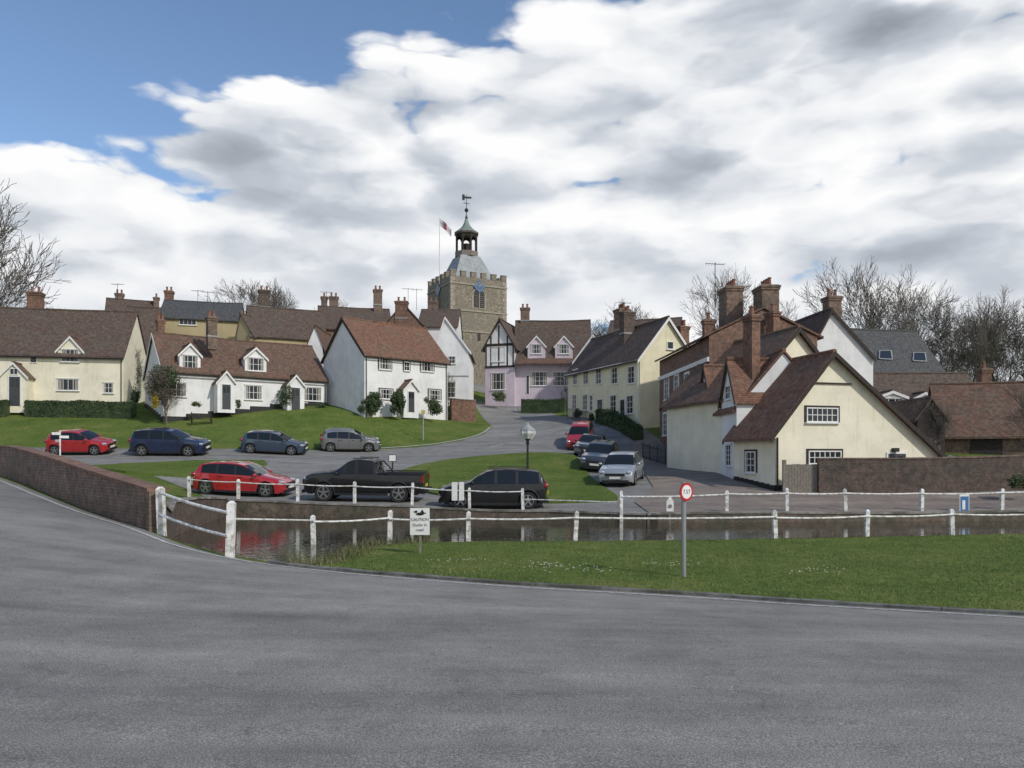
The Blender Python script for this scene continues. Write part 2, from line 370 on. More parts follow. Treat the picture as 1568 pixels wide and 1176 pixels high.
# water
m,nt,b=nt_new('pond_water'); b.inputs['Base Color'].default_value=(.060,.052,.034,1); b.inputs['Roughness'].default_value=.015; b.inputs['IOR'].default_value=1.45
g=N(nt,'ShaderNodeNewGeometry'); mp=N(nt,'ShaderNodeMapping'); mp.inputs['Scale'].default_value=(1,2.0,1); nt.links.new(g.outputs['Position'],mp.inputs[0])
f=noise_(nt,2.6,2,.5,mp.outputs[0]); bump(nt,b,f,.12,.05)
me=bpy.data.meshes.new('pond_water'); me.materials.append(m)
bm=bmesh.new(); bm.faces.new([bm.verts.new((x,y,WATER)) for x,y in [(-7.6,14.5),(-3.9,14.5)]+[(x+.3,y-.35) for x,y in pond_near[4:]]+far_wall+left_wall]); bmesh.ops.triangulate(bm,faces=bm.faces[:])
bm.to_mesh(me); bm.free(); o=bpy.data.objects.new('pond_water',me); scene.collection.objects.link(o)
if me.polygons[0].normal.z<0: me.flip_normals()
# walls following ground
def gwall(name,pts,h,th,mat,down=1.2,cope=None,hs=None,step=1.0):
    mb=MB()
    for s,(a,b) in enumerate(zip(pts[:-1],pts[1:])):
        a=np.array(a,float);b=np.array(b,float); L=np.linalg.norm(b-a); k=max(1,int(L/step)); t=(b-a)/L; nn=np.array([-t[1],t[0]])*th/2
        for j in range(k):
            p=a+(b-a)*j/k; q_=a+(b-a)*(j+1)/k
            if hs: h0=hs[s]+(hs[s+1]-hs[s])*j/k; h1=hs[s]+(hs[s+1]-hs[s])*(j+1)/k
            else: h0=h1=h
            z0=gz(*p)+h0; z1=gz(*q_)+h1
            def sec(A,B,lo0,lo1,hi0,hi1,nn,m):
                v=[(A[0]-nn[0],A[1]-nn[1]),(B[0]-nn[0],B[1]-nn[1]),(B[0]+nn[0],B[1]+nn[1]),(A[0]+nn[0],A[1]+nn[1])]
                lo=[lo0,lo1,lo1,lo0];hi=[hi0,hi1,hi1,hi0]
                bt=[(x,y,l) for (x,y),l in zip(v,lo)]; tp=[(x,y,l) for (x,y),l in zip(v,hi)]
                mb.poly(tp,m)
                for i in range(4):
                    if (i==1 and not(j==k-1)) or (i==3 and j>0): continue
                    i2=(i+1)%4; mb.poly([bt[i],bt[i2],tp[i2],tp[i]],m)
            sec(p,q_,z0-h0-down,z1-h1-down,z0,z1,nn,mat)
            if cope: sec(p,q_,z0,z1,z0+.07,z1+.07,nn*1.22,cope)
    return mb.build(name)
gwall('bridge_wall',[(-7.35,15.75),(-9.5,17.9),(-12.5,20.9),(-16.6,25.1),(-18.5,27)],1.0,.35,'brick_old',1.0,'brick_or',hs=[.85,.95,1.0,1.0,.9])
gwall('stone_wall',[(-7.55,16.0),(-8.3,18),(-10.4,23),(-11.2,27),(-11.7,30.7)],.3,.35,'brick_dark',1.7,'concrete',hs=[.55,.35,.2,.15,.08])
gwall('retaining_wall',[(x,y+.14) for x,y in far_wall[::-1]],.03,.28,'brick_pond',1.4,'concrete')
gwall('garden_wall',[(13.45,33.35),(22,32.9),(30,32.7)],1.5,.24,'brick_dark',.5,'brick_old')
# ------------------------------------------------------------------ houses
class House:
    def __init__(s,name,P0,P1,depth,zb,ze,zr,wall,roof,ridge='x',ov=.25,og=.12,rp=.5,ze1=None,parent=None,world=False,barge=None,th=.13,part=''):
        s.name=name
        if world: a=Vector((P0[0],P0[1],0));b=Vector((P1[0],P1[1],0))
        else: a=Vector((X_(*P0),P0[1],0));b=Vector((X_(*P1),P1[1],0))
        s.O=a; s.L=(b-a).length; s.ex=(b-a).normalized(); s.ey=Vector((-s.ex.y,s.ex.x,0)); s.d=depth
        s.zb,s.ze,s.zr=zb,ze,zr; ze1=ze if ze1 is None else ze1
        s.e=parent or empty(name,(a.x,a.y,zb)); s.fr=(s.O,s.ex,s.ey,Z3)
        L,d=s.L,depth
        def pt(a_,b_,z): return s.O+(s.ex*b_+s.ey*a_ if ridge=='x' else s.ex*a_+s.ey*b_)+Z3*z
        A=d if ridge=='x' else L; B=L if ridge=='x' else d; r=rp*A
        w=MB()
        for bb in (0,B): w.poly([pt(0,bb,zb),pt(A,bb,zb),pt(A,bb,ze1),pt(r,bb,zr),pt(0,bb,ze)],wall)
        w.poly([pt(0,0,zb),pt(0,B,zb),pt(0,B,ze),pt(0,0,ze)],wall); w.poly([pt(A,0,zb),pt(A,B,zb),pt(A,B,ze1),pt(A,0,ze1)],wall)
        w.build(part+'walls',s.e)
        m0=(zr-ze)/r; m1=(zr-ze1)/(A-r); ro=MB(); g=.01+(.05 if B>5 else 0); amp=.035 if B>5 else .01
        ro.slab(pt(-ov,-og,ze-ov*m0+g),pt(-ov,B+og,ze-ov*m0+g),pt(r,B+og,zr+g),pt(r,-og,zr+g),th,roof,amp=amp)
        ro.slab(pt(A+ov,B+og,ze1-ov*m1+g),pt(A+ov,-og,ze1-ov*m1+g),pt(r,-og,zr+g),pt(r,B+og,zr+g),th,roof,amp=amp)
        nr_=8
        for i in range(nr_):
            def rz(u):
                p=pt(r,-og+(B+2*og)*u,zr); return p+Z3*(g+th-.02+mnoise.noise(p*.45)*amp-amp*1.6*math.sin(math.pi*u))
            ro.cyl(rz(i/nr_),rz((i+1)/nr_),.11,.11,6,roof)
        if barge:
            for bb,sg in ((-og,-1),(B+og,1)):
                for (a0,z0,a1,z1) in ((-ov,ze-ov*m0,r,zr),(A+ov,ze1-ov*m1,r,zr)):
                    b0=bb+sg*.003;b1=bb+sg*.04; h0=-.12;h1=th*.75+g
                    c=[pt(a0,b0,z0+h0),pt(a1,b0,z1+h0),pt(a1,b0,z1+h1),pt(a0,b0,z0+h1)]; c2=[pt(a0,b1,z0+h0),pt(a1,b1,z1+h0),pt(a1,b1,z1+h1),pt(a0,b1,z0+h1)]
                    ro.poly(c,barge);ro.poly(c2,barge)
                    for i in range(4): ro.poly([c[i],c[(i+1)%4],c2[(i+1)%4],c2[i]],barge)
        ro.build(part+'roof',s.e)
        s.pt=pt; s.mb=MB(); s.part=part
    def face(s,f,off=0):
        if f=='front': return s.O-s.ey*off,s.ex,-s.ey
        if f=='left': return s.O-s.ex*off,s.ey,-s.ex
        return s.O+s.ex*(s.L+off),s.ey,s.ex
    def ray(s,px,A,T):
        k=(px-CX)/F; u=(k*A.y-A.x)/(T.x-k*T.y); return u,A.y+u*T.y
    def rect(s,f,x0,y0,x1,y1,off=0):
        A,T,Nn=s.face(f,off); u0,d0=s.ray(x0,A,T);u1,d1=s.ray(x1,A,T); d=(d0+d1)/2
        if u0>u1:u0,u1=u1,u0
        return (A,T,Nn,Z3),u0,u1,zz(max(y0,y1),d),zz(min(y0,y1),d)
    def win(s,f,x0,y0,x1,y1,nx=2,ny=2,fr='wpaint',sur=None,t=.055,sill=True,gl='glass'):
        R,u0,u1,z0,z1=s.rect(f,x0,y0,x1,y1); b=s.mb
        b.box(R,u0,u1,-.03,.008,z0,z1,gl)
        for (a,c,e,g_) in ((u0-t,u0,z0-t,z1+t),(u1,u1+t,z0-t,z1+t),(u0,u1,z1,z1+t),(u0,u1,z0-t,z0)): b.box(R,a,c,-.03,.06,e,g_,fr)
        for i in range(1,nx):
            u=u0+(u1-u0)*i/nx; b.box(R,u-.018,u+.018,.0,.035,z0,z1,fr)
        for i in range(1,ny):
            u=z0+(z1-z0)*i/ny; b.box(R,u0,u1,.0,.03,u-.016,u+.016,fr)
        if sill: b.box(R,u0-.12,u1+.12,-.02,.12,z0-t-.06,z0-t-.002,fr)
        if sur:
            for (a,c,e,g_) in ((u0-t-.10,u0-t-.003,z0-t,z1+t+.09),(u1+t+.003,u1+t+.10,z0-t,z1+t+.09),(u0-t-.002,u1+t+.002,z1+t+.003,z1+t+.09)): b.box(R,a,c,-.03,.03,e,g_,sur)
        elif z1-z0>.7: b.box(R,u0-t-.06,u1+t+.06,-.02,.09,z1+t+.003,z1+t+.05,fr)
        if z1-z0>.6 and u1-u0>.6:
            for a,c in ((u0+.02,u0+(u1-u0)*.17),(u1-(u1-u0)*.17,u1-.02)): b.box(R,a,c,.004,.010,z0+.02,z1-.02,'curtain')
    def door(s,f,x0,y0,x1,y1,mat='door_g',fr='wpaint',down=.5):
        R,u0,u1,z0,z1=s.rect(f,x0,y0,x1,y1); b=s.mb; z0-=down
        b.box(R,u0,u1,-.03,.015,z0,z1,mat); b.box(R,u0-.08,u0,-.03,.05,z0,z1+.08,fr); b.box(R,u1,u1+.08,-.03,.05,z0,z1+.08,fr); b.box(R,u0,u1,-.03,.05,z1,z1+.08,fr)
        w=(u1-u0)
        for a,c in ((.12,.45),(.55,.88)):
            b.box(R,u0+w*a,u0+w*c,.0,.028,z0+down+.12,z0+down+(z1-z0-down)*.45,mat); b.box(R,u0+w*a,u0+w*c,.0,.02,z0+down+(z1-z0-down)*.55,z1-.12,'glass')
    def strip(s,f,x0,y0,x1,y1,mat,n=.03):
        R,u0,u1,z0,z1=s.rect(f,x0,y0,x1,y1); s.mb.box(R,u0,u1,-.02,n,z0,z1,mat)
    def plinth(s,h,mat='black',faces=('front','left','right')):
        for f in faces:
            A,T,Nn=s.face(f); L=s.L if f=='front' else s.d
            for i in range(8):
                a=A+T*L*i/8;b=A+T*L*(i+1)/8; z=max(gz(a.x,a.y),gz(b.x,b.y)); s.mb.box((A,T,Nn,Z3),L*i/8,L*(i+1)/8,-.02,.03+.0005*(i%2),z-.8,z+h,mat)
    def gab(s,x0,x1,yb,ye,ya,sb,depth,wall='white',roof='tile',barge='wpaint',ov=.15,og=.12,f='front',part='dormer_'):
        A,T,Nn=s.face(f,-sb); u0,d0=s.ray(x0,A,T);u1,d1=s.ray(x1,A,T)
        if u0>u1:u0,u1=u1,u0;
        p0=A+T*u0;p1=A+T*u1; d=(d0+d1)/2
        if f=='left': p0,p1=p1,p0
        return House(s.name,(p0.x,p0.y),(p1.x,p1.y),depth,zz(yb,d),zz(ye,d),zz(ya,d),wall,roof,'y',ov,og,parent=s.e,world=True,barge=barge,th=.08,part=part)
    def chimney(s,x0,x1,yt,D,dep=.7,h=3,mat='brick_or',pots=2,yaw=None):
        w=(x1-x0)*D/F; c=X_((x0+x1)/2,D); z1=zz(yt,D); ex,ey=(s.ex,s.ey) if yaw is None else frame(0,0,0,yaw)[1:3]
        R=(Vector((c,D,0)),ex,ey,Z3); m=MB(); w=w*.84; 
        m.box(R,-w/2,w/2,-dep/2,dep/2,z1-h,z1-.3,mat); m.box(R,-w/2-.05,w/2+.05,-dep/2-.05,dep/2+.05,z1-.3,z1-.15,mat); m.box(R,-w/2-.09,w/2+.09,-dep/2-.09,dep/2+.09,z1-.15,z1-.02,mat)
        m.box(R,-w/2,w/2,-dep/2,dep/2,z1-.02,z1+.03,'concrete'); m.box(R,-w/2-.03,w/2+.03,-dep/2-.03,dep/2+.03,z1-h*.62,z1-h*.62+.12,'lead')
        for i in range(pots):
            x=(i+.5)/pots*w-w/2; c_=R[0]+ex*x; m.lathe((c_.x,c_.y,z1+.03),[(.13,0),(.12,.08),(.10,.38),(.13,.40),(.13,.46)],8,'pot')
        m.build('chimney',s.e)
    def aerial(s,px,yt,D,h=2.5):
        m=MB(); x=X_(px,D); z1=zz(yt,D); m.cyl((x,D,z1-h),(x,D,z1),.025,.025,5,'black')
        m.cyl((x-.7,D-.2,z1-.1),(x+.7,D+.2,z1-.1),.018,.018,4,'black')
        for i in range(7):
            a=-.6+i*.2; m.cyl((x+a,D-.3,z1-.1),(x+a*.9,D+.3,z1-.1),.012,.012,4,'black')
        m.build('tv_aerial',s.e)
    def gutter(s,mat='black'):
        z=s.ze-.25; s.mb.cyl(s.O+s.ex*-.1-s.ey*.30+Z3*z,s.O+s.ex*(s.L+.1)-s.ey*.30+Z3*z,.055,.055,6,mat)
        for u in (.15,s.L-.15): s.mb.cyl(s.O+s.ex*u-s.ey*.07+Z3*(s.zb),s.O+s.ex*u-s.ey*.07+Z3*z,.035,.035,6,mat)
    def done(s):
        if s.mb.v: s.mb.build(s.part+'windows_and_doors',s.e)
M['curtain']=m_plain('curtain',(.32,.30,.27),.9)
# A cream cottage (left)
h=House('cream_cottage',(-90,60),(189,62.5),7.2,2.5,zz(543,61.5),zz(479,65.5),'cream','tile_dark')
h.win('front',89,581,120,597,4,1); h.win('front',160,587,173,601,2,2); h.win('front',47,545,56,555,1,1,sill=False); h.gutter()
g=h.gab(88,127,555,537,516,-.03,2.6,'cream','tile'); g.win('front',95,536,120,553,4,2); g.done()
p=h.gab(0,41,632,576,556,-1.3,1.4,'cream','tile',part='porch_'); p.door('front',14,577,31,612,'door_k'); p.win('front',16,565,27,573,2,1,sill=False); p.done()
h.chimney(43,66,448,65.5,.8,3,'brick_or'); h.aerial(44,430,65.5,3); h.done()
# B long white cottage
h=House('white_cottage',(250,58),(500,65.6),7.5,2.5,8.25,zz(517,62.5),'white','tile',og=.15,barge='wpaint')
h.plinth(.25)
g=h.gab(275,307,572,543,527,.25,2.6); g.win('front',280,545,302,563,3,2); g.done()
g=h.gab(375,408,572,548,533,.25,2.6); g.win('front',380,549,403,567,3,2); g.done()
p=h.gab(333,360,632,585,569,-1.2,1.3,part='porch_'); p.door('front',340,589,353,617,'door_k'); p.done()
p=h.gab(440,466,634,590,575,-1.2,1.3,part='porch_'); p.door('front',446,594,459,620,'door_k'); p.done()
h.win('front',256,587,284,606,4,2); h.win('front',376,591,400,611,4,2); h.win('front',466,594,491,613,4,2); h.gutter()
h.chimney(316,332,486,61,.7,2.6,'brick_old'); h.chimney(240,252,490,64,.7,2.6,'brick_or'); h.done()
# C white house centre
h=House('white_house',(558,62),(685,67.6),7,2.5,10.05,zz(489,64.7),'white','tile_red',og=.15,barge='beam')
h.win('front',581,549,598,565,4,2,fr='wpaint',sur='beam'); h.win('front',619,555,626,567,2,2,sur='beam'); h.win('front',645,553,663,568,4,2,sur='beam')
h.win('front',582,597,600,610,4,2,sur='beam'); h.win('front',657,598,674,612,4,2,sur='beam')
p=h.gab(618,641,640,597,583,-.9,1.0,part='porch_'); p.door('front',625,600,634,622,'door_k'); p.done()
h.gutter(); h.done()
h=House('white_gable_house',(664,74),(718,74),9,4,zz(537,74),zz(487,74),'white','tile','y',ze1=zz(537,74),rp=.32,barge='wpaint')
h.win('front',687,546,697,556,2,2); h.win('front',684,586,697,608,2,3); h.strip('front',664,575,718,577,'lead'); h.done()
# E timber framed lilac house
h=House('timber_framed_house',(743,85),(788,84),7,5,zz(530,84.5),zz(490,84.5),'lilac','tile_dark','y',ov=.35,og=.3,barge='beam')
R,u0,u1,z0,z1=h.rect('front',743,528,788,494)
h.mb.poly([R[0]+R[1]*a+R[2]*.02+Z3*b for a,b in ((u0,z0),(u1,z0),((u0+u1)/2,z1))],'white'); h.strip('front',743,562,788,528,'white',.02)
for x in (743.5,751,763,776,785): h.strip('front',x,497+abs(x-764)*1.4,x+2,562,'beam',.05)
h.strip('front',743,526,788,530,'beam',.06); h.strip('front',743,560,788,563,'beam',.08)
h.win('front',753,532,773,553,3,2); h.win('front',753,572,773,596,3,2); h.done()
h2=House('lilac_house',(788,84.5),(905,84),7,5,zz(549,84.5),zz(494,88),'lilac','tile_dark',ov=.45)
for a,b in ((808,835),(850,877)):
    g=h2.gab(a,b,552,530,515,-.15,3,'lilac','tile',barge='wpaint'); g.win('front',a+6,528,b-6,541,4,2); g.done()
h2.win('front',814,570,838,590,4,3); h2.win('front',847,570,870,590,4,3); h2.door('front',842-36,575,814-4,596,'door_k')
R,u0,u1,z0,z1=h2.rect('front',790,559,880,551)
h2.mb.slab(*[h2.O+h2.ex*u-h2.ey*y+Z3*z for u,y,z in ((u0,1.1,z0),(u1,1.1,z0),(u1,0,z1+.15),(u0,0,z1+.15))],.1,'tile')
h2.chimney(796,812,472,88,.8,2.5,'brick_old'); h2.done()
h=House('lilac_gable_house',(880,80),(928,79),8,5,zz(553,80),zz(515,80),'white','tile_dark','y',rp=.6,barge='wpaint'); h.done()
# F yellow row
h=House('yellow_house',(870,69),(980,58),5.0,1.5,9.25,zz(489,59),'yellow','tile_dark',og=.2,ov=.35,barge='wpaint')
for x,w_ in ((878,6),(894,7),(913,8),(937,9),(962,10)):
    h.win('front',x,567-(x-878)*.06,x+w_,588-(x-878)*.02,2,3)
for x,w_ in ((877,6),(893,7),(935,9),(960,10)): h.win('front',x,605+(x-878)*.02,x+w_,626+(x-878)*.08,2,3)
h.door('front',915,612,923,642,'door_g'); h.door('front',950,612,957,648,'door_g'); h.win('front',900+4,606,908,628,1,3); h.gutter('wpaint')
h.win('right',1022,524,1030,534,1,1); h.chimney(942,962,474,66,1.0,3,'brick_old',3); h.chimney(952,968,478,63,1.0,3,'brick_dark',2); h.chimney(1040,1052,500,60,.8,2.5,'brick_or',2); h.aerial(955,462,66)
h.done()
# G brick georgian
h=House('brick_house',(1010,56),(1086,44.5),6.5,0,8.7,zz(492,48.5),'brick','tile',ov=.35,og=.1)
for x in (1018,1033,1049,1066): h.win('front',x,579-(x-1018)*.2,x+6,611-(x-1018)*.1,2,4,sur='wpaint')
for x in (1016,1033,1066): h.win('front',x,634,x+6,666+(x-1018)*.2,2,4,sur='wpaint')
h.door('front',1048,640,1056,690,'door_k'); h.strip('front',1010,570,1086,564,'wpaint',.12)
h.chimney(1098,1140,442,50,1.1,5,'brick_old',4); h.chimney(1152,1194,440,48,1.1,6,'brick_old',4); h.chimney(1078,1092,490,50,.7,3,'brick_or',1); h.aerial(1095,402,50,3); h.done()
# H white inn cluster
h=House('white_inn',(1063,46),(1130,37.4),4.5,-.5,zz(628,40),zz(560,42.5),'white','tile_red',ov=.3,og=.1)
h.plinth(.3,faces=('front',))
g=h.gab(1071,1090,720,618,562,-.12,3,'white','tile_red',barge='beam',f='front',part='bay_'); g.win('front',1076,598,1082,612,2,2); g.win('front',1076,680,1083,706,2,4); g.done()
g=h.gab(1105,1128,735,615,552,-.12,3,'white','tile_red',barge='beam',f='front',part='bay_'); g.win('front',1112,592,1119,610,2,2); g.win('front',1112,682,1120,712,2,4); g.done()
h.win('front',1095,652,1101,680,2,3); h.door('front',1094,690,1101,720,'door_k')
h.done()
K=h
h=House('white_inn_rear',(1134,38.6),(1300,41),7,-.5,zz(606,39),zz(507,40),'cream','tile','y',ov=.35,og=.25,parent=K.e,barge='beam',part='rear_')
h.chimney(1142,1160,484,38.2,.7,5.5,'brick_or',1); h.chimney(1176,1190,478,44,.7,5,'brick_or',1); h.done()
A_=(X_(1187,34),34.0); th=math.radians(15)
ex=(math.cos(th),math.sin(th)); k=(1436-CX)/F; u=(k*A_[1]-A_[0])/(ex[0]-k*ex[1]); B_=(A_[0]+ex[0]*u,A_[1]+ex[1]*u)
ka=(1272-CX)/F; ua=(ka*A_[1]-A_[0])/(ex[0]-ka*ex[1]); Da=A_[1]+ua*ex[1]
h=House('white_inn_gable',A_,B_,3.4,-.8,zz(657,34),zz(543,Da),'cream','tile_red','y',ov=.45,og=.3,rp=ua/u,ze1=zz(697,B_[1]),parent=K.e,world=True,barge='beam',part='front_gable_')
h.plinth(.22,faces=('front','left'))
h.win('front',1236,626,1281,645,6,2,sur='beam'); h.win('front',1239,692,1286,709,6,2,sur='beam'); h.door('front',1359,695,1386,712,'door_k',down=1.2)
h.win('left',1143,693,1157,722,2,3,sur='beam'); h.strip('front',1240,586,1303,588,'beam',.08)
R,u0,u1,z0,z1=h.rect('front',1365,686,1372,692); h.mb.box(R,u0,u1,.02,.22,z0,z1,'black')
R,u0,u1,z0,z1=h.rect('front',1186,751,1189,670); h.mb.cyl(R[0]+R[1]*.08+R[2]*.06+Z3*z0,R[0]+R[1]*.08+R[2]*.06+Z3*z1,.04,.04,6,'black')
h.done()
# I white gable behind
h=House('white_gable_cottage',(1232,47),(1337,47.5),9,0,zz(552,47),zz(476,47),'white','tile_dark','y',rp=.38,ov=.1,og=.15,ze1=zz(548,47),barge='beam')
h.chimney(1262,1286,455,49,.8,3,'brick_old',2); h.done()
# J slate mansard roof with skylights
h=House('slate_roof_house',(1305,60),(1450,62),7,1,zz(575,61),zz(508,64.5),'brick_old','slate',ov=.3)
for x0,y0 in ((1344,540),(1396,543)):
    def rp_(px,py):
        m_=(h.zr-h.ze)/(h.d/2); k=(px-CX)/F; w_=(HY-py)/F
        Am=np.array([[h.ex.x-k*h.ex.y,h.ey.x-k*h.ey.y],[-w_*h.ex.y,m_-w_*h.ey.y]]); bb=np.array([k*h.O.y-h.O.x,w_*h.O.y+1.6-h.ze]); u_,v_=np.linalg.solve(Am,bb)
        return h.O+h.ex*u_+h.ey*v_+Z3*(h.ze+m_*v_)
    q4=[rp_(x0,y0+12),rp_(x0+20,y0+13),rp_(x0+18,y0),rp_(x0+1,y0)]
    nrm=(q4[1]-q4[0]).cross(q4[3]-q4[0]).normalized(); nrm=nrm if nrm.z>0 else -nrm
    h.mb.poly([p_+nrm*.24 for p_ in q4],'glass')
    for i in range(4): h.mb.cyl(q4[i]+nrm*.21,q4[(i+1)%4]+nrm*.21,.06,.06,4,'lead')
h.done()
# K cottages right
h=House('dormer_cottage',(1328,50),(1520,50),6,0,zz(637,50),zz(575,53),'white','tile_dark',ov=.3)
g=h.gab(1345,1387,640,608,600,.05,2.5,'white','tile_dark'); g.win('front',1350,611,1381,634,3,2); g.done()
g=h.gab(1400,1432,640,610,602,.05,2.5,'white','tile_dark'); g.win('front',1406,613,1427,634,3,2); g.done()
h.chimney(1498,1515,565,53,.7,2,'brick_or',1); h.done()
h=House('barn',(1440,44),(1620,42),6,0,zz(664,43),zz(592,46.5),'brick_old','tile',ov=.35); h.strip('front',1486,720,1535,664,'beam',.05); h.done()
h=House('weatherboarded_shed',(1405,43),(1447,43),5,0,zz(640,43),zz(612,43),'beam','tile_dark','y',ov=.2); h.done()
# background rows
def bg(name,P0,P1,dep,ye,yr,wall,roof,ridge='x',zb=6,ch=(),rp=.5,barge=None):
    D=(P0[1]+P1[1])/2; Dr=D+(dep/2 if ridge=='x' else 0)
    h=House(name,P0,P1,dep,zb,zz(ye,D),zz(yr,Dr),wall,roof,ridge,rp=rp,barge=barge)
    for (a,b,yt,mt,pt_) in ch: h.chimney(a,b,yt,Dr+.3,.8,3,mt,pt_)
    return h
h=bg('brick_cottage',(160,84),(236,86),7,498,462,'brick_old','tile_dark',ch=((176,190,450,'brick_old',2),(235,244,456,'brick_old',1))); h.aerial(180,434,87.5); h.done()
h=bg('cottage',(186,74),(238,75),8,560,473,'brick_old','tile_dark'); h.done()
h=bg('ochre_cottage',(243,80),(366,82),7,489,465,'ochre','slate',ch=((252,266,446,'brick_or',2),)); h.win('front',275,489,300,497,4,1); h.aerial(303,444,84.5); h.aerial(318,446,84.5,2); h.done()
h=bg('ochre_cottage',(383,76),(500,79),7,517,476,'ochre','tile_dark',ch=((395,414,445,'brick_dark',2),)); h.done()
h=bg('ochre_cottage',(362,77),(388,76),8,515,482,'ochre','tile_dark','y',rp=.25); h.done()
h=bg('cottage',(488,84),(600,86),8,505,474,'brick_old','tile_dark',ch=((491,502,455,'brick_old',1),(503,519,455,'brick_old',2),(571,586,444,'brick_old',2))); h.aerial(500,446,88); h.done()
h=bg('brick_cottage',(588,80),(648,80),9,500,466,'brick','tile_dark','y',ch=((604,626,462,'brick_or',2),)); h.done()
h=bg('cottage',(640,84),(700,84),8,500,476,'white','tile_dark',ch=((655,672,462,'brick_old',2),)); h.aerial(625,441,88,3); h.aerial(638,442,88,2.5); h.done()
h=bg('white_gable_cottage',(470,72),(494,72),6,530,500,'white','tile','y'); h.done()
h=bg('brick_cottage',(928,80),(1040,78),8,520,492,'brick_old','tile_dark'); h.done()
gwall('brick_wall',[(X_(690,68),68),(X_(727,69),69)],1.9,.5,'brick_or',1,'concrete')
# ------------------------------------------------------------------ church tower
O=Vector((X_(690,100),100,0)); ex=Vector((.887,.462,0)).normalized(); ey=Vector((-ex.y,ex.x,0)); S=8.26; R=(O,ex,ey,Z3)
ch=empty('church_tower',(O.x,O.y,12)); ztop=zz(421,100); m=MB()
m.box(R,0,S,0,S,8,ztop,'stone')
for y_ in (432,473,505): zc=zz(y_,100); m.box(R,-.10,S+.10,-.10,S+.10,zc-.10,zc+.10,'ashlar')
for i in range(30):
    zq=9+i*.55
    if zq>ztop-.6: break
    l=.6 if i%2 else .35; l2=.95-l
    for (x0,x1,y0,y1) in ((-.03,l,-.03,l2),(S-l,S+.03,-.03,l2),(-.03,l2,S-l,S+.03)): m.box(R,x0,x1,y0,y1,zq,zq+.5,'ashlar')
m.build('tower_body',ch); m=MB()
nm=6; w=S/(nm*2-1)
for i in range(nm):
    a=i*2*w
    for (x0,x1,y0,y1) in ((a,a+w,0,.4),(a,a+w,S-.4,S)): m.box(R,x0,x1,y0-.03,y1,ztop+.002,ztop+.7,'stone'); m.box(R,x0-.05,x1+.05,y0-.08,y1+.05,ztop+.7,ztop+.8,'ashlar')
    if 0<i<nm-1:
        for (x0,x1) in ((-.03,.4),(S-.4,S+.03)): m.box(R,x0,x1,a,a+w,ztop+.002,ztop+.7,'stone'); m.box(R,x0-.05,x1+.05,a-.05,a+w+.05,ztop+.7,ztop+.8,'ashlar')
m.build('battlements',ch)
def archpts(w,h,n=8):
    pts=[(-w/2,0),(w/2,0),(w/2,h-w*.6)]
    for i in range(1,n+1):
        t=i/n
        if t<=.5: tt=t*2; pts.append((w/2*(1-tt**1.6),h-w*.6+w*.6*math.sin(tt*math.pi/2)))
        else: tt=(1-t)*2; pts.append((-w/2*(1-tt**1.6),h-w*.6+w*.6*math.sin(tt*math.pi/2)))
    return pts
def arch(mb,A,T,Nn,u,z,w,h,mat,n0): mb.poly([A+T*(u+a)+Nn*n0+Z3*(z+b) for a,b in archpts(w,h)],mat)
m=MB(); cblue=m_plain('clock_blue',(.04,.13,.28),.4); gold=m_plain('gilding',(.6,.42,.12),.35,.6)
for (A,T,Nn) in ((O,ex,-ey),(O,ey,-ex)):
    zc=zz(471,101); uc=S/2
    arch(m,A,T,Nn,uc,zc,2.1,2.9,'ashlar',.04)
    for du in (-.45,.45):
        arch(m,A,T,Nn,uc+du,zc+.15,.7,2.3,'black',.06)
        for k_ in range(6): m.box((A,T,Nn,Z3),uc+du-.3,uc+du+.3,.065,.12,zc+.3+k_*.27,zc+.36+k_*.27,'wood')
    m.box((A,T,Nn,Z3),uc-.05,uc+.05,.05,.14,zc,zc+2.3,'ashlar')
    zk=zz(437,101); r=.9
    m.poly([A+T*(uc+a)+Nn*.15+Z3*(zk+b) for a,b in ((0,-r),(r,0),(0,r),(-r,0))],cblue)
    for i in range(12):
        a=i*math.pi/6; m.box((A+T*uc+Z3*zk,T*math.cos(a)+Z3*math.sin(a),Nn,-T*math.sin(a)+Z3*math.cos(a)),.45,.57,.155,.17,-.03,.03,gold)
    for a,l in ((.9,.45),(2.2,.3)): m.box((A+T*uc+Z3*zk,T*math.cos(a)+Z3*math.sin(a),Nn,-T*math.sin(a)+Z3*math.cos(a)),-.05,l,.175,.19,-.025,.025,gold)
    m.box((A,T,Nn,Z3),uc-.2,uc+.2,.01,.05,zz(520,101),zz(508,101),'black')
m.build('belfry_windows_and_clock',ch)
m=MB(); cc=O+ex*S/2+ey*S/2; cz=lambda e:zz(e,105.6)
b4=[(cc+(ex*a+ey*b)*(S/2-1.1)+Z3*(ztop+.0)) for a,b in ((-1,-1),(1,-1),(1,1),(-1,1))]; t4=[(cc+(ex*a+ey*b)*1.45+Z3*cz(395)) for a,b in ((-1,-1),(1,-1),(1,1),(-1,1))]
for i in range(4): m.poly([b4[i],b4[(i+1)%4],t4[(i+1)%4],t4[i]],'lead')
m.poly(t4,'lead'); m.build('lead_roof',ch)
m=MB(); Rc=(cc,ex,ey,Z3); z0=cz(395);z1=cz(361)
m.lathe(cc+Z3*z0,[(1.7,0),(1.7,.7),(1.55,.75)],8,'wood',a=ex)
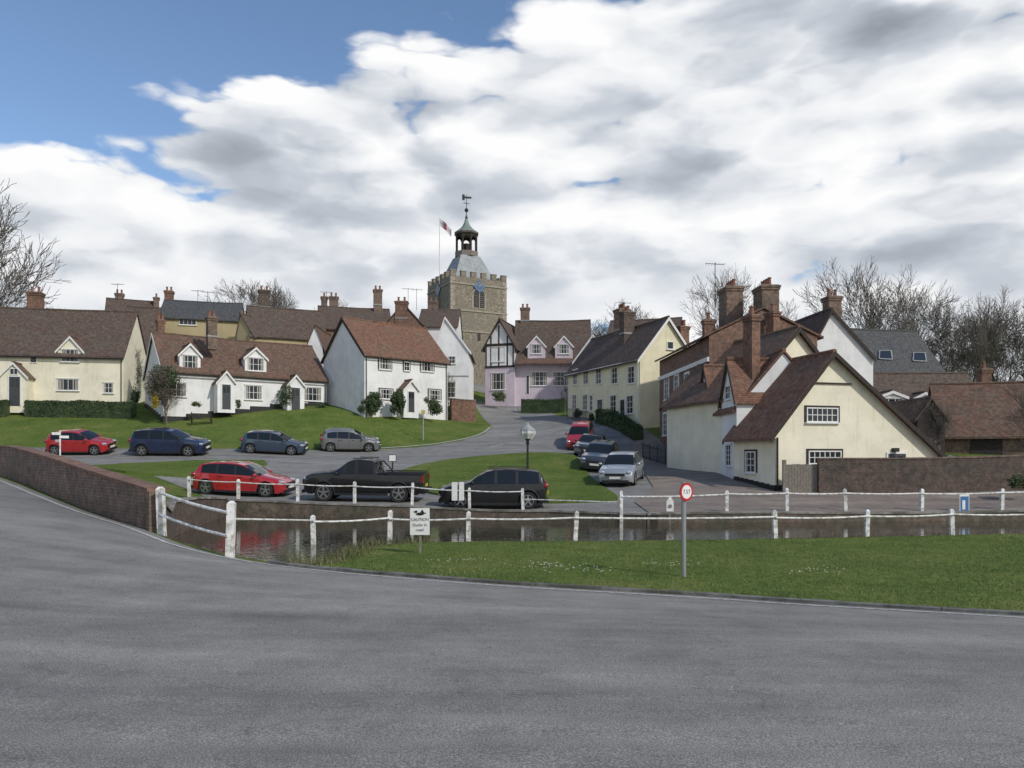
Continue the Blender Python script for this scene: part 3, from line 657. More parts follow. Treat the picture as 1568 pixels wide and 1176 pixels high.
for i in range(8):
    a=2*math.pi*i/8; p=cc+(ex*math.cos(a)+ey*math.sin(a))*1.45; m.cyl(p+Z3*(z0+.7),p+Z3*z1,.16,.16,6,'beam')
    a2=a+2*math.pi/8; p2=cc+(ex*math.cos(a2)+ey*math.sin(a2))*1.45
    for t in (0,.12,.25,.38,.5,.62,.75,.88):
        u=(t+.06-.5)*2; h_=.15+.55*u*u; q_=p.lerp(p2,t+.06); dx=(p2-p).normalized(); dn=dx.cross(Z3)
        m.box((q_,dx,dn,Z3),-.075,.075,-.05,.05,z1-h_-.12,z1,'beam')
m.lathe(cc+Z3*z1,[(1.55,0),(1.75,.1),(1.8,.2),(1.65,.28)],8,'wood',a=ex)
m.cyl(cc+Z3*z0,cc+Z3*(z0+1.9),.35,.5,8,'beam')
m.lathe(cc+Z3*(z1+.29),[(1.75,0),(1.35,.3),(.95,.6),(.6,1.0),(.32,1.6),(.15,2.2),(.08,2.9)],8,m_noise('copper_roof',(.16,.20,.17),(.26,.30,.26),2,.6,.1),a=ex)
zt_=z1+3.1; m.cyl(cc+Z3*zt_,cc+Z3*cz(298),.06,.03,6,'black'); m.ell(tuple(cc+Z3*cz(322)),(.28,.28,.28),'black'); m.ell(tuple(cc+Z3*cz(334)),(.2,.2,.3),'black')
vf=(cc,Vector((1,.2,0)).normalized(),Vector((-.2,1,0)).normalized(),Z3)
m.box(vf,-.55,.7,-.02,.02,cz(304),cz(301),'black'); m.box(vf,-.6,-.25,-.02,.02,cz(307),cz(298),'black'); m.box(Rc,-.45,.45,-.02,.02,cz(312),cz(311),'black')
m.build('cupola',ch)
m=MB(); fp=Vector((X_(673,103),103,0)); m.cyl(fp+Z3*(ztop-.5),fp+Z3*zz(333,103),.07,.05,6,'wpaint')
fl=empty('church_flag',(fp.x,fp.y,ztop)); m.build('flagpole',fl); m=MB()
red=m_plain('flag_red',(.36,.06,.07),.8); wh=m_plain('flag_white',(.50,.50,.55),.8)
nU,nV=15,9
for i in range(nU):
    for j in range(nV):
        def fpnt(a,b): a=a*10/nU; return (fp.x+.05+1.55*a/10,103+.15*math.sin(a*.9),zz(334,103)-.12*a-1.0*b/nV-.35*(a/10)**2)
        m.poly([fpnt(i,j),fpnt(i+1,j),fpnt(i+1,j+1),fpnt(i,j+1)],red if (i in (6,7,8) or j in (4,)) else wh)
m.build('flag',fl)
# ------------------------------------------------------------------ cars
tyre=m_plain('tyre',(.018,.018,.018),.85); rim=m_plain('alloy',(.42,.43,.44),.3,.8); trim=m_plain('black_plastic',(.014,.014,.015),.6)
cglass=m_plain('car_glass',(.012,.015,.017),.04); lampm=m_plain('headlamp',(.55,.57,.6),.1,.3,1); tail=m_plain('tail_lamp',(.28,.01,.012),.2,0,1)
pw=m_plain('plate_white',(.75,.75,.72),.5); py_=m_plain('plate_yellow',(.65,.5,.06),.5); under=m_plain('underbody',(.01,.01,.01),.9)
KIND={
'hatch':dict(top=[(0,.42),(.008,.52),(.02,.60),(.035,.67),(.075,.84),(.11,.925),(.2,.975),(.36,1.0),(.48,.99),(.56,.945),(.64,.83),(.735,.655),(.80,.615),(.90,.56),(.965,.49),(.99,.42),(1,.34)],g=(.12,.69),pil=[(.285,.012),(.475,.012)],scr=(.565,.735),rear=(.035,.105),wf=.80,wr=.175,belt=(.66,.60)),
'suv':dict(top=[(0,.42),(.006,.52),(.012,.60),(.03,.68),(.06,.85),(.09,.94),(.2,.985),(.38,1.0),(.5,.985),(.57,.94),(.645,.82),(.735,.66),(.80,.63),(.91,.58),(.97,.51),(.99,.44),(1,.34)],g=(.09,.70),pil=[(.29,.012),(.48,.012)],scr=(.575,.735),rear=(.03,.085),wf=.80,wr=.19,belt=(.655,.61)),
'pickup':dict(top=[(0,.42),(.003,.60),(.008,.675),(.375,.675),(.383,.72),(.392,.90),(.402,.955),(.44,.99),(.52,1.0),(.585,.985),(.625,.935),(.675,.82),(.725,.72),(.745,.705),(.82,.69),(.93,.65),(.98,.59),(.992,.50),(1,.38)],g=(.412,.69),pil=[(.545,.012)],scr=(.62,.735),rear=(.384,.393),wf=.81,wr=.20,belt=(.66,.655))}
def car(name,px,D,head,L,W,H,kind,paint,clear=.19,rw=.33,roofbars=False):
    K_=KIND[kind]; x0=X_(px,D); a=math.radians(head); fw=Vector((math.cos(a),math.sin(a),0)); lf=Vector((-math.sin(a),math.cos(a),0))
    def g_(v): return Vector((v.x,v.y,gz(v.x,v.y)+.02))
    c=Vector((x0,D,0)); wb=(K_['wf']-K_['wr'])*L/2
    pf=g_(c+fw*wb);pb=g_(c-fw*wb);pl=g_(c+lf*W*.45);pr=g_(c-lf*W*.45)
    ex=(pf-pb).normalized(); ey=(pl-pr).normalized(); ez=ex.cross(ey).normalized(); ey=ez.cross(ex)
    loc=(pf+pb)/2; mw=Matrix(((ex.x,ey.x,ez.x,loc.x),(ex.y,ey.y,ez.y,loc.y),(ex.z,ey.z,ez.z,loc.z),(0,0,0,1)))
    root=bpy.data.objects.new(name,None); scene.collection.objects.link(root)
    tx=[t[0] for t in K_['top']]; tz=[t[1] for t in K_['top']]
    seams=[.30,.475,.665] if kind!='pickup' else [.405,.545,.69]
    fr=set(np.linspace(0,1,61).round(4))|set(tx)|{K_['g'][0],K_['g'][1],K_['scr'][0],K_['scr'][1]}
    for s_,w_ in K_['pil']: fr|={s_-w_,s_+w_}
    for s_ in seams: fr|={s_-.0018,s_+.0018}
    fr=sorted(fr); fr=[f for i,f in enumerate(fr) if i==0 or f-fr[i-1]>.0012]
    wheels=[(K_['wr']-.5)*L,(K_['wf']-.5)*L]; ra=rw+.055
    mb=MB(); rings=[]
    for f in fr:
        x=(f-.5)*L; e=abs(2*f-1); w=W/2*(1-.035*e*e-(.10 if kind!='pickup' or f>.5 else .03)*e**12); T=float(np.interp(f,tx,tz))*H
        bl=(K_['belt'][0]+(K_['belt'][1]-K_['belt'][0])*f)*H; sill=clear+(.06 if e>.9 else 0); zl=sill
        for xw in wheels:
            if abs(x-xw)<ra: zl=max(zl,rw+math.sqrt(ra*ra-(x-xw)**2))
        z4=max(zl+.02,.36*H); z5=max(zl+.04,.50*H); t=max(0,min(1,(T-bl)/(H-bl)))
        z7=min(bl+.02,T-.035); z6=min(bl,T-.055); z5=min(z5,z6-.01); z4=min(z4,z5-.01); zl=min(zl,z4-.005)
        wr_=w*(.93-(.20 if kind!='pickup' else .15)*t); z8=max(z7+.004,T-.055); zi=T+.008; zj=T+.014
        if kind=='pickup' and .012<f<.37: zi=zj=T-.42
        half=[(0,sill+.03),(.6*w,sill+.03),(.6*w,max(sill+.03,zl)),(.965*w,zl),(w,z4),(.992*w,z5),(.955*w,z6),(.93*w,z7),(wr_,z8),(wr_-.05,T-.012),(wr_*(.5 if zi>T else .85),zi),(0,zj)]
        ring=half+[(-y,z) for y,z in reversed(half[1:-1])]
        o=[]
        for y,z in ring:
            xx=x
            if e>.8 and not(kind=='pickup' and f<.5): xx-=math.copysign(1,f-.5)*.20*(abs(y)/(W/2))**2.5*((e-.8)/.2)**1.5
            o.append(len(mb.v)); mb.v.append((xx,y,z))
        rings.append((f,o,T,bl))
    nr=22; pk=mb.mi(paint)
    for (f0,a_,T0,b0),(f1,b_,T1,b1) in zip(rings[:-1],rings[1:]):
        fm=(f0+f1)/2; Tm=(T0+T1)/2; bm_=(b0+b1)/2
        for i in range(nr):
            j=(i+1)%nr; r=i if i<11 else 21-i; mt=paint
            if r<=2: mt=under
            ish=Tm-bm_>.13*H
            if r==7 and ish and K_['g'][0]<fm<K_['g'][1]:
                mt=cglass
                for s_,w_ in K_['pil']:
                    if abs(fm-s_)<w_: mt=trim
            if r in (9,10) and (K_['scr'][0]<fm<K_['scr'][1] or K_['rear'][0]<fm<K_['rear'][1]): mt=cglass
            if r==8 and K_['scr'][0]+.03<fm<K_['scr'][1]: mt=trim
            if kind=='pickup' and r in (9,10) and .008<fm<.372: mt=trim
            if r in (3,4,5) and any(abs(fm-s_)<.0017 for s_ in seams): mt=trim
            mb.f.append((a_[i],a_[j],b_[j],b_[i])); mb.m.append(mb.mi(mt))
    mb.f.append(tuple(reversed(rings[0][1]))); mb.m.append(pk); mb.f.append(tuple(rings[-1][1])); mb.m.append(pk)
    ob=mb.build('body',None,True,32,uv=False); ob.parent=root
    d=MB(); Lx=WF
    for s_ in (1,-1):
        d.ell((L/2-.24,s_*W*.365,H*(.475 if kind!='pickup' else .54)),(.20,.15,.075),lampm)
        if kind=='pickup': d.box(Lx,-L/2-.01,-L/2+.10,s_*W*.455-.09,s_*W*.455+.06,H*.48,H*.64,tail)
        else: d.ell((-L/2+.13,s_*W*.40,H*.60),(.12,.10,.11),tail)
        xm=(K_['scr'][1]-.5)*L-.18; d.ell((xm,s_*(W/2+.06),H*.675),(.09,.11,.075),paint if kind=='hatch' else trim)
        if kind!='pickup': d.box(Lx,-.18*L-.02,-.18*L+.14,s_*W*.497-.012,s_*W*.497+.012,H*.575,H*.59,trim)
        d.box(Lx,.02*L,.02*L+.16,s_*W*.49-.014,s_*W*.49+.014,H*.575,H*.592,trim)
        if roofbars: d.cyl((-.32*L,s_*W*.33,H+.02),(.05*L,s_*W*.33,H+.02),.018,.018,6,trim)
        d.box(Lx,wheels[0]+ra+.02,wheels[1]-ra-.02,s_*W*.482-.02,s_*W*.482+(.015 if kind!='pickup' else .08),clear-.03,clear+.06,trim)
        if kind!='hatch':
            for xw in wheels:
                for k_ in range(10):
                    t0=math.pi*k_/10;t1=math.pi*(k_+1)/10; r_=ra+.03
                    d.cyl((xw+r_*math.cos(t0),s_*W*.492,rw+r_*math.sin(t0)),(xw+r_*math.cos(t1),s_*W*.492,rw+r_*math.sin(t1)),.03,.03,5,trim)
    d.box(Lx,L/2-.06,L/2+.012,-W*.27,W*.27,H*.36,H*(.445 if kind!='pickup' else .55),trim); d.box(Lx,L/2-.1,L/2+.004,-W*.36,W*.36,clear+.02,clear+.15,trim)
    d.box(Lx,L/2-.03,L/2+.03,-.26,.26,H*.27,H*.27+.11,pw); d.box(Lx,-L/2-.02,-L/2+.03,-.26,.26,H*.36,H*.36+.11,py_)
    d.box(Lx,-L/2-.006,-L/2+.1,-W*.37,W*.37,clear+.03,clear+.17,trim)
    if kind=='pickup':
        for s_ in (1,-1):
            d.cyl((-.12*L-.40,s_*W*.42,H*.67),(-.115*L-.02,s_*W*.36,H*.93),.04,.04,6,trim); d.cyl((-L/2+.05,s_*W*.46,H*.69),(-.13*L,s_*W*.46,H*.69),.025,.025,6,trim)
            d.cyl((-.08*L,s_*W*.34,H+.03),(.08*L,s_*W*.34,H+.03),.02,.02,6,trim)
        d.cyl((-.115*L-.02,-W*.36,H*.93),(-.115*L-.02,W*.36,H*.93),.04,.04,6,trim)
        d.box(Lx,-L/2-.12,-L/2+.02,-W*.44,W*.44,clear+.12,clear+.24,trim)
    d.build('trim_and_lamps',None,True,40,uv=False).parent=root
    for i,xw in enumerate(wheels):
        for s_ in (1,-1):
            wm=MB(); yc=s_*(W/2-.115); ax=Vector((0,s_,0))
            wm.lathe((xw,yc,rw),[(rw*.66,-.11),(rw*.93,-.11),(rw,-.08),(rw,.08),(rw*.93,.105),(rw*.70,.10),(rw*.67,.07)],24,tyre,ax,Vector((1,0,0)))
            wm.lathe((xw,yc,rw),[(rw*.68,.072),(rw*.68,.088),(rw*.62,.09),(rw*.60,.05)],24,rim,ax,Vector((1,0,0)),False)
            wm.lathe((xw,yc,rw),[(rw*.62,.045),(rw*.62,.05)],20,under,ax,Vector((1,0,0)))
            for k_ in range(5):
                t=2*math.pi*k_/5+.3; e1=Vector((math.cos(t),0,math.sin(t))); e2=Vector((-math.sin(t),0,math.cos(t)))
                wm.box((Vector((xw,yc,rw)),e1,e2,ax),0,rw*.62,-.032,.032,.052,.085,rim)
            wm.lathe((xw,yc,rw),[(.055,.06),(.05,.095)],10,rim,ax)
            wm.build(['rear','front'][i]+('_left' if s_>0 else '_right')+'_wheel',None,True,40,uv=False).parent=root
    root.matrix_world=mw
    return root
def paint(n,c,metal=.3,coat=1.0): return m_plain(n,c,.30,metal,coat)
pr=paint('red_paint',(.42,.018,.022),.1); pk=paint('black_car_paint',(.006,.006,.007),0,.45); pn=paint('navy_paint',(.018,.03,.085)); pb_=paint('steel_blue_paint',(.05,.075,.12)); pg=paint('grey_paint',(.20,.20,.20)); psil=paint('silver_paint',(.36,.38,.40)); pdg=paint('dark_grey_paint',(.05,.055,.06))
car('red_hatchback_car',374,34.6,-3,4.35,1.8,1.46,'hatch',pr)
car('black_pickup_truck',561,33.0,178,5.25,1.88,1.80,'pickup',pk,.33,.39)
car('black_estate_car',756,31.3,181,4.45,1.84,1.58,'suv',pk,.20,.35,True)
car('red_hatchback_car',126,48.6,2,3.9,1.7,1.5,'hatch',pr)
car('navy_suv_car',262,48.6,2,4.7,1.85,1.66,'suv',pn,.22,.36)
car('blue_hatchback_car',420,51.0,5,4.25,1.78,1.46,'hatch',pb_)
car('grey_hatchback_car',536,54.0,14,4.2,1.78,1.48,'hatch',pg)
car('silver_hatchback_car',953,38.4,-108,4.2,1.78,1.5,'hatch',psil)
car('dark_grey_car',919,44.3,-106,4.4,1.8,1.5,'suv',pdg)
car('grey_car',904,50.0,-104,4.3,1.78,1.5,'hatch',pdg)
car('red_hatchback_car',889,55.5,-102,4.0,1.72,1.5,'hatch',pr)
# ------------------------------------------------------------------ fences, signs, lamp
def fence(name,posts,h,rails=(.8,),pw_=.11,rr=.035,lean={}):
    P_=[(X_(a,d),d) for a,d in posts]; e=empty(name,(P_[0][0],P_[0][1],gz(*P_[0]))); m=MB(); tops=[]
    for i,(x,y) in enumerate(P_):
        z=gz(x,y); ln=lean.get(i,(random.uniform(-.035,.035),random.uniform(-.03,.03))); hh=h*random.uniform(.95,1.05)
        ez=Vector((ln[0],ln[1],1)).normalized(); a_=random.uniform(-.12,.12); exx=Vector((math.cos(a_),math.sin(a_),0)); exx=(exx-ez*exx.dot(ez)).normalized(); eyy=ez.cross(exx)
        fr_=(Vector((x,y,z)),exx,eyy,ez)
        m.box(fr_,-pw_/2,pw_/2,-pw_/2,pw_/2,-.9,hh-.05,'fpaint'); m.box(fr_,-pw_/2,pw_/2,-pw_/2,pw_/2,hh-.048,hh,'fpaint',taper=pw_*.3)
    for i in range(len(P_)-1):
        for r in rails:
            a=P_[i];b=P_[i+1]; p=Vector((a[0],a[1]-pw_*.5-.02,gz(*a)+h*r+random.uniform(-.02,.02))); q_=Vector((b[0],b[1]-pw_*.5-.02,gz(*b)+h*r+random.uniform(-.02,.02)))
            k=4
            for j in range(k):
                sag=lambda t:-.035*math.sin(math.pi*t)
                s0=p.lerp(q_,j/k)+Z3*sag(j/k); s1=p.lerp(q_,(j+1)/k)+Z3*sag((j+1)/k)
                m.cyl(s0,s1,rr,rr,8,'fpaint',caps=(j in (0,k-1)))
    m.build('posts_and_rails',e)
fence('white_fence',[(480,21.0),(597,22.0),(717,21.9),(881,22.1),(1187,22.4),(1327,22.9),(1458,23.4),(1600,24.0)],.80,(.74,),.12,.028,lean={3:(.06,.03)})
fence('white_fence',[(290,31.9),(365,30.95),(456,30.75),(543,30.6),(631,30.35),(719,30.0),(801,29.75)],.96,(.84,),.11,.026)
fence('white_fence',[(951,28.35),(1113,28.45),(1205,28.7),(1295,28.95),(1411,29.15),(1534,29.3),(1660,29.5)],.9,(.80,),.12,.03)
fence('white_fence',[(248,15.6),(352,13.9)],1.0,(.84,.42),.14,.03)
e=empty('white_rail',(X_(352,13.9),13.9,0)); m=MB(); m.cyl((X_(360,14),14,zz(795,14)),(X_(480,21),21,zz(797,21)),.025,.025,6,'fpaint'); m.build('rail',e)
e=empty('white_rail',(X_(801,29.7),29.7,0)); m=MB(); m.cyl((X_(801,29.7),29.7,gz(X_(801,29.7),29.7)+.5),(X_(951,28.35),28.3,gz(X_(951,28.3),28.3)+.5),.022,.022,6,'fpaint'); m.build('rail',e)
# weight limit sign
x=X_(1047,14.5); y=14.5; zb=gz(x,y); e=empty('traffic_sign',(x,y,zb)); m=MB(); zc=zz(753,y)
m.cyl((x,y,zb-.3),(x,y,zz(738,y)),.045,.045,14,'metal'); m.build('post',e,True,40)
m=MB(); nd=Vector((.55,-.83,0)).normalized(); c0=Vector((x,y,zc))+nd*.06; R=.175
m.lathe(c0,[(R,0),(R,.012)],28,'black',nd); m.lathe(c0+nd*.013,[(R*.98,0),(R*.98,.001)],28,m_plain('sign_red',(.55,.02,.025),.4),nd); m.lathe(c0+nd*.016,[(R*.74,0),(R*.74,.001)],28,m_plain('sign_white',(.8,.8,.8),.4),nd)
tt=Vector((-nd.y,nd.x,0)); 
def txt(s,size,loc,nrm,parent,mat):
    cu=bpy.data.curves.new('lettering','FONT'); cu.body=s; cu.size=size; cu.align_x='CENTER'; cu.align_y='CENTER'; cu.materials.append(M[mat]); o=bpy.data.objects.new('lettering',cu); scene.collection.objects.link(o)
    o.rotation_euler=(math.pi/2,0,math.atan2(nrm[0],-nrm[1])); o.location=loc; o.parent=parent; o.matrix_parent_inverse=parent.matrix_basis.inverted()
m.box((c0,tt,nd,Z3),-.05,.05,-.05,-.003,-.03,.03,'metal'); m.build('plate',e)
txt('7.5T',.11,c0+nd*.021,nd,e,'black')
# duck sign
D=18.6; x=X_(643,D); zb=gz(x,D); e=empty('ducks_warning_sign',(x,D,zb)); m=MB(); fr_=frame(x,D,0,-3)
zt0=zz(778,D);zb0=zz(819,D)
m.box(fr_,-.24,.24,-.02,.0,zb0,zt0,m_plain('sign_board',(.82,.82,.80),.5)); m.box(fr_,-.02,.03,.002,.05,zb-.3,zt0-.03,'wood'); 
cz_=zt0-.13
m.ell((x+.01,D-.03,cz_-.01),(.10,.008,.035),'black'); m.ell((x-.09,D-.03,cz_+.045),(.035,.008,.03),'black'); m.box(fr_,-.15,-.11,-.03,-.022,cz_+.035,cz_+.05,'black')
m.poly([(x+.0,D-.035,cz_),(x+.06,D-.035,cz_+.10),(x+.11,D-.035,cz_+.02)],'black'); m.box(fr_,.08,.15,-.03,-.022,cz_-.005,cz_+.02,'black'); m.build('board',e)
for i,(s,z_) in enumerate((('CAUTION',.28),('Ducks in',.41),('road',.53))): txt(s,.10,(x,D-.032,zt0-z_),(0,-1),e,'black')
# blue sign
D=29.0; x=X_(1476,D); e=empty('information_sign',(x,D,gz(x,D))); m=MB(); fr_=frame(x,D,0,8)
m.box(fr_,-.2,.2,-.03,-.005,zz(790,D),zz(757,D),'wpaint'); m.box(fr_,-.17,.17,-.04,-.031,zz(787,D),zz(760,D),m_plain('sign_blue',(.05,.16,.36),.4)); m.box(fr_,-.1,.02,-.046,-.041,zz(780,D),zz(766,D),'wpaint'); m.box(fr_,-.03,.03,0,.05,zz(795,D),zz(760,D),'wood'); m.build('board',e)
D=27.6; x=X_(1026,D); e=empty('notice_sign',(x,D,-.8)); m=MB(); fr_=frame(x,D,0,0); m.box(fr_,-.13,.13,-.02,.02,zz(783,D),zz(768,D),'wpaint'); m.poly([(x-.13,D-.021,zz(768,D)),(x+.13,D-.021,zz(768,D)),(x,D-.021,zz(759,D))],'wpaint'); m.lathe((x,D-.03,zz(775,D)),[(.07,0),(.07,.01)],14,m_plain('notice_grey',(.25,.2,.2),.5),Vector((0,-1,0))); m.box(fr_,-.03,.03,.0,.05,-1.4,zz(780,D),'wood'); m.build('board',e)
D=29.8; e=empty('white_notice_board',(X_(702,D),D,gz(X_(702,D),D))); m=MB(); fr_=frame(X_(702,D),D-.12,0,0)
for a,b in ((-.25,-.03),(.03,.23)): m.box(fr_,a,b,-.03,.0,zz(766,D),zz(738,D),'wpaint')
m.build('boards',e)
D=45.5; x=X_(92,D); e=empty('fingerpost_sign',(x,D,gz(x,D))); m=MB(); m.cyl((x,D,gz(x,D)-.2),(x,D,zz(659,D)),.05,.045,8,'fpaint'); 
for z_,a,b,dg in ((662,-.42,.05,20),(667,-.05,.45,40),(673,-.38,.05,-30)): m.box(frame(x,D,0,dg),a,b,-.08,-.055,zz(z_+4,D),zz(z_,D),'wpaint')
m.build('post_and_arms',e)
D=40; x=X_(601,D); e=empty('wooden_sign',(x,D,gz(x,D))); m=MB(); fr_=frame(x,D,0,5); m.box(fr_,-.2,.2,-.03,0,zz(707,D),zz(696,D),'black'); m.box(fr_,-.17,.17,-.035,-.031,zz(706,D),zz(697,D),'wpaint'); m.cyl((x,D+.03,gz(x,D)),(x,D+.03,zz(696,D)),.04,.04,6,'black'); m.build('board',e)
# street lamp
D=37; x=X_(808,D); zb=gz(x,D)+.05; e=empty('street_lamp',(x,D,zb)); m=MB(); zl=zz(672,D); zh=zz(651,D)
m.lathe((x,D,zb-.2),[(.16,0),(.16,.35),(.09,.45),(.065,.6),(.05,zl-zb-.1),(.10,zl-zb+.02),(.05,zl-zb+.08),(.14,zl-zb+.2)],10,M['beam'])
H_=zh-zl
m.lathe((x,D,zl),[(.20,.0),(.36,H_*.38),(.36,H_*.62)],8,m_plain('lamp_glass',(.55,.57,.56),.15)); m.lathe((x,D,zl+H_*.62),[(.39,0),(.37,.04),(.24,.16),(.14,.22),(.1,.26),(.06,.27),(.05,.36),(.0,.40)],8,M['lead'])
for i in range(8):
    t=2*math.pi*i/8; v=Vector(Vector((0,0,1)).orthogonal().normalized()); b_=Z3.cross(v); dd_=v*math.cos(t)+b_*math.sin(t)
    m.cyl(Vector((x,D,zl))+dd_*.21,Vector((x,D,zl+H_*.38))+dd_*.37,.018,.018,4,'wpaint'); m.cyl(Vector((x,D,zl+H_*.38))+dd_*.37,Vector((x,D,zl+H_*.63))+dd_*.37,.018,.018,4,'wpaint')
m.build('post_and_lantern',e)
D=58; x=X_(648,D); e=empty('bus_stop_sign',(x,D,gz(x,D))); m=MB(); m.cyl((x,D,gz(x,D)-.2),(x,D,zz(628,D)),.05,.04,8,'metal'); m.box(frame(x,D,0,0),-.15,.15,-.06,-.04,zz(634,D),zz(628,D),m_plain('sign_yellow',(.5,.42,.12),.5)); m.build('post',e)
# railings
def railing(a,b,nN=46):
    m=MB(); e=empty('iron_railings',(a.x,a.y,gz(a.x,a.y)))
    for i in range(nN+1):
        p=a.lerp(b,i/nN); zg=gz(p.x,p.y); r_=.012 if i%8 else .03; m.cyl((p.x,p.y,zg-.1),(p.x,p.y,zg+(1.0 if i%8 else 1.12)),r_,r_,4,'black')
        if i<nN:
            q_=a.lerp(b,(i+1)/nN); zq=gz(q_.x,q_.y)
            for hh in (.15,.92): m.cyl((p.x,p.y,zg+hh),(q_.x,q_.y,zq+hh),.02,.02,4,'black')
    m.build('rails',e)
railing(Vector((X_(984,51),51,0)),Vector((X_(1056,43.5),43.5,0))); railing(Vector((X_(868,66),66,0)),Vector((X_(905,61),61,0)),30)
m=MB(); e=empty('wooden_gate',(12.3,33.3,0)); 
for i in range(11):
    x=12.08+i*.125; m.box(frame(x,33.45,0,-2),0,.115,-.02,.02,gz(x,33.4)-.1,zz(711,33.4)+random.uniform(-.015,.015),'wood')
m.box(frame(11.98,33.4,0,0),-.07,.07,-.07,.07,-.8,zz(704,33.4),'wood'); m.build('boards',e)
def bench(px,D,deg,mat='wood'):
    x=X_(px,D); zg=gz(x,D)+.02; e=empty('park_bench',(x,D,zg)); fr_=frame(x,D,zg,deg)
    for nm,b_ in (('seat',[(-.75,.75,-.22+i*.11,-.13+i*.11,.42,.45) for i in range(4)]),('backrest',[(-.75,.75,.24,.27,.55+i*.12,.63+i*.12) for i in range(3)]),('legs',[(s,s+.06,y,y+.06,0,.42 if y<0 else .95) for s in (-.72,.66) for y in (-.2,.19)]+[(s,s+.05,-.22,.22,.60,.64) for s in (-.72,.67)])):
        m=MB(); [m.box(fr_,*q_,mat) for q_ in b_]; m.build(nm,e)
bench(309,57.5,32,'beam')
# ------------------------------------------------------------------ vegetation
def foliage(name,blobs,nleaf,ls,mat,core=0,box=False):
    V=[];Fc=[]; tot=sum(b[1][0]*b[1][1]*b[1][2] for b in blobs)
    for c,r in blobs:
        if core:
            o=len(V); n1,n2=8,6
            for j in range(n2+1):
                for i in range(n1):
                    t=2*math.pi*i/n1; ph=math.pi*j/n2; k_=core*(1+.3*mnoise.noise(Vector((t*1.1+c[0],ph*2,c[1]))))
                    V.append((c[0]+r[0]*k_*math.sin(ph)*math.cos(t),c[1]+r[1]*k_*math.sin(ph)*math.sin(t),c[2]-r[2]*k_*math.cos(ph)))
            for j in range(n2):
                for i in range(n1): Fc.append((o+j*n1+i,o+j*n1+(i+1)%n1,o+(j+1)*n1+(i+1)%n1,o+(j+1)*n1+i))
        k=int(nleaf*(r[0]*r[1]*r[2])/tot); d=np.random.normal(size=(k,3)); d/=np.linalg.norm(d,axis=1)[:,None]
        rad=np.random.uniform(.3,1,k)**.5
        for i in range(k):
            v=Vector(d[i]); n_=1+.45*mnoise.noise(v*1.9+Vector(c))+.28*mnoise.noise(v*4.5+Vector(c))
            if mnoise.noise(Vector(c)+v*3.1)>.25 and rad[i]>.75: continue
            p=Vector(c)+Vector((v.x*r[0],v.y*r[1],v.z*r[2]))*rad[i]*n_
            a=Vector(np.random.normal(size=3)).normalized(); b_=a.orthogonal().normalized(); s=ls*random.uniform(.5,1.5); o=len(V)
            V+= [tuple(p-a*s),tuple(p+b_*s*.55),tuple(p+a*s),tuple(p-b_*s*.55)]; Fc.append((o,o+1,o+2,o+3))
    me=bpy.data.meshes.new(name); me.from_pydata(V,[],Fc); me.materials.append(M[mat]); o=bpy.data.objects.new(name,me); scene.collection.objects.link(o)
    return o
def bush(name,px,py,D,w,h,mat='leafd',nleaf=1500,ls=.09,dep=None,core=.5):
    x=X_(px,D); W_=w*D/F/2; H_=h*D/F/2; zc=zz(py,D); dep=dep or W_
    bl=[((x,D,zc-.1*H_),(W_*.6,dep*.6,H_*.8))]
    for i in range(7): bl.append(((x+random.uniform(-.65,.65)*W_,D+random.uniform(-.4,.2)*dep,zc+random.uniform(-.6,.55)*H_),(W_*random.uniform(.25,.5),dep*.4,H_*random.uniform(.25,.5))))
    foliage(name,bl,nleaf,ls,mat,core=core)
def hedge(name,p0,p1,h,w,mat='leafd',dens=700):
    a=Vector((X_(*p0),p0[1],0));b=Vector((X_(*p1),p1[1],0)); L=(b-a).length; k=max(2,int(L/.5)); V=[];Fc=[]
    ex=(b-a).normalized(); ey=Vector((-ex.y,ex.x,0))
    rows=[]
    for i in range(k+1):
        p=a.lerp(b,i/k); z0=gz(p.x,p.y); hh=h*(.88+.10*mnoise.noise(p*.8)); ww=w*.42*(1+.15*mnoise.noise(p*1.3))
        rows.append([p-ey*ww+Z3*(z0-.2),p-ey*ww+Z3*(z0+hh*.9),p-ey*ww*.7+Z3*(z0+hh),p+ey*ww*.7+Z3*(z0+hh),p+ey*ww+Z3*(z0+hh*.9),p+ey*ww+Z3*(z0-.2)])
    for r_ in rows: V+=[tuple(v) for v in r_]
    for i in range(k):
        for j in range(5): Fc.append((i*6+j,i*6+j+1,i*6+6+j+1,i*6+6+j))
    for e_ in (0,k): Fc.append(tuple(e_*6+j for j in range(6)))
    for _ in range(int(dens*L)):
        t=random.random(); i=min(int(t*k),k-1); f_=t*k-i; s_=random.random()*5; j=min(int(s_),4); g_=s_-j
        if j in (3,4) : j=random.choice((0,1,2)); 
        p=(rows[i][j]*(1-g_)+rows[i][j+1]*g_)*(1-f_)+(rows[i+1][j]*(1-g_)+rows[i+1][j+1]*g_)*f_
        p=p+Vector(np.random.normal(size=3))*.045; a_=Vector(np.random.normal(size=3)).normalized(); b_=a_.orthogonal(); s=.05*random.uniform(.6,1.5); o=len(V)
        V+=[tuple(p-a_*s),tuple(p+b_*s*.6),tuple(p+a_*s),tuple(p-b_*s*.6)]; Fc.append((o,o+1,o+2,o+3))
    me=bpy.data.meshes.new(name); me.from_pydata(V,[],Fc); me.materials.append(M[mat]); o=bpy.data.objects.new(name,me); scene.collection.objects.link(o)
hedge('hedge',(43,59.5),(205,59.3),1.3,1.1); hedge('hedge',(-40,59),(12,59.4),1.3,1.1)
hedge('hedge',(800,79),(866,77.5),1.5,1.1,'leafd',400); hedge('hedge',(918,61.5),(978,55.8),1.2,.9,'leafd')
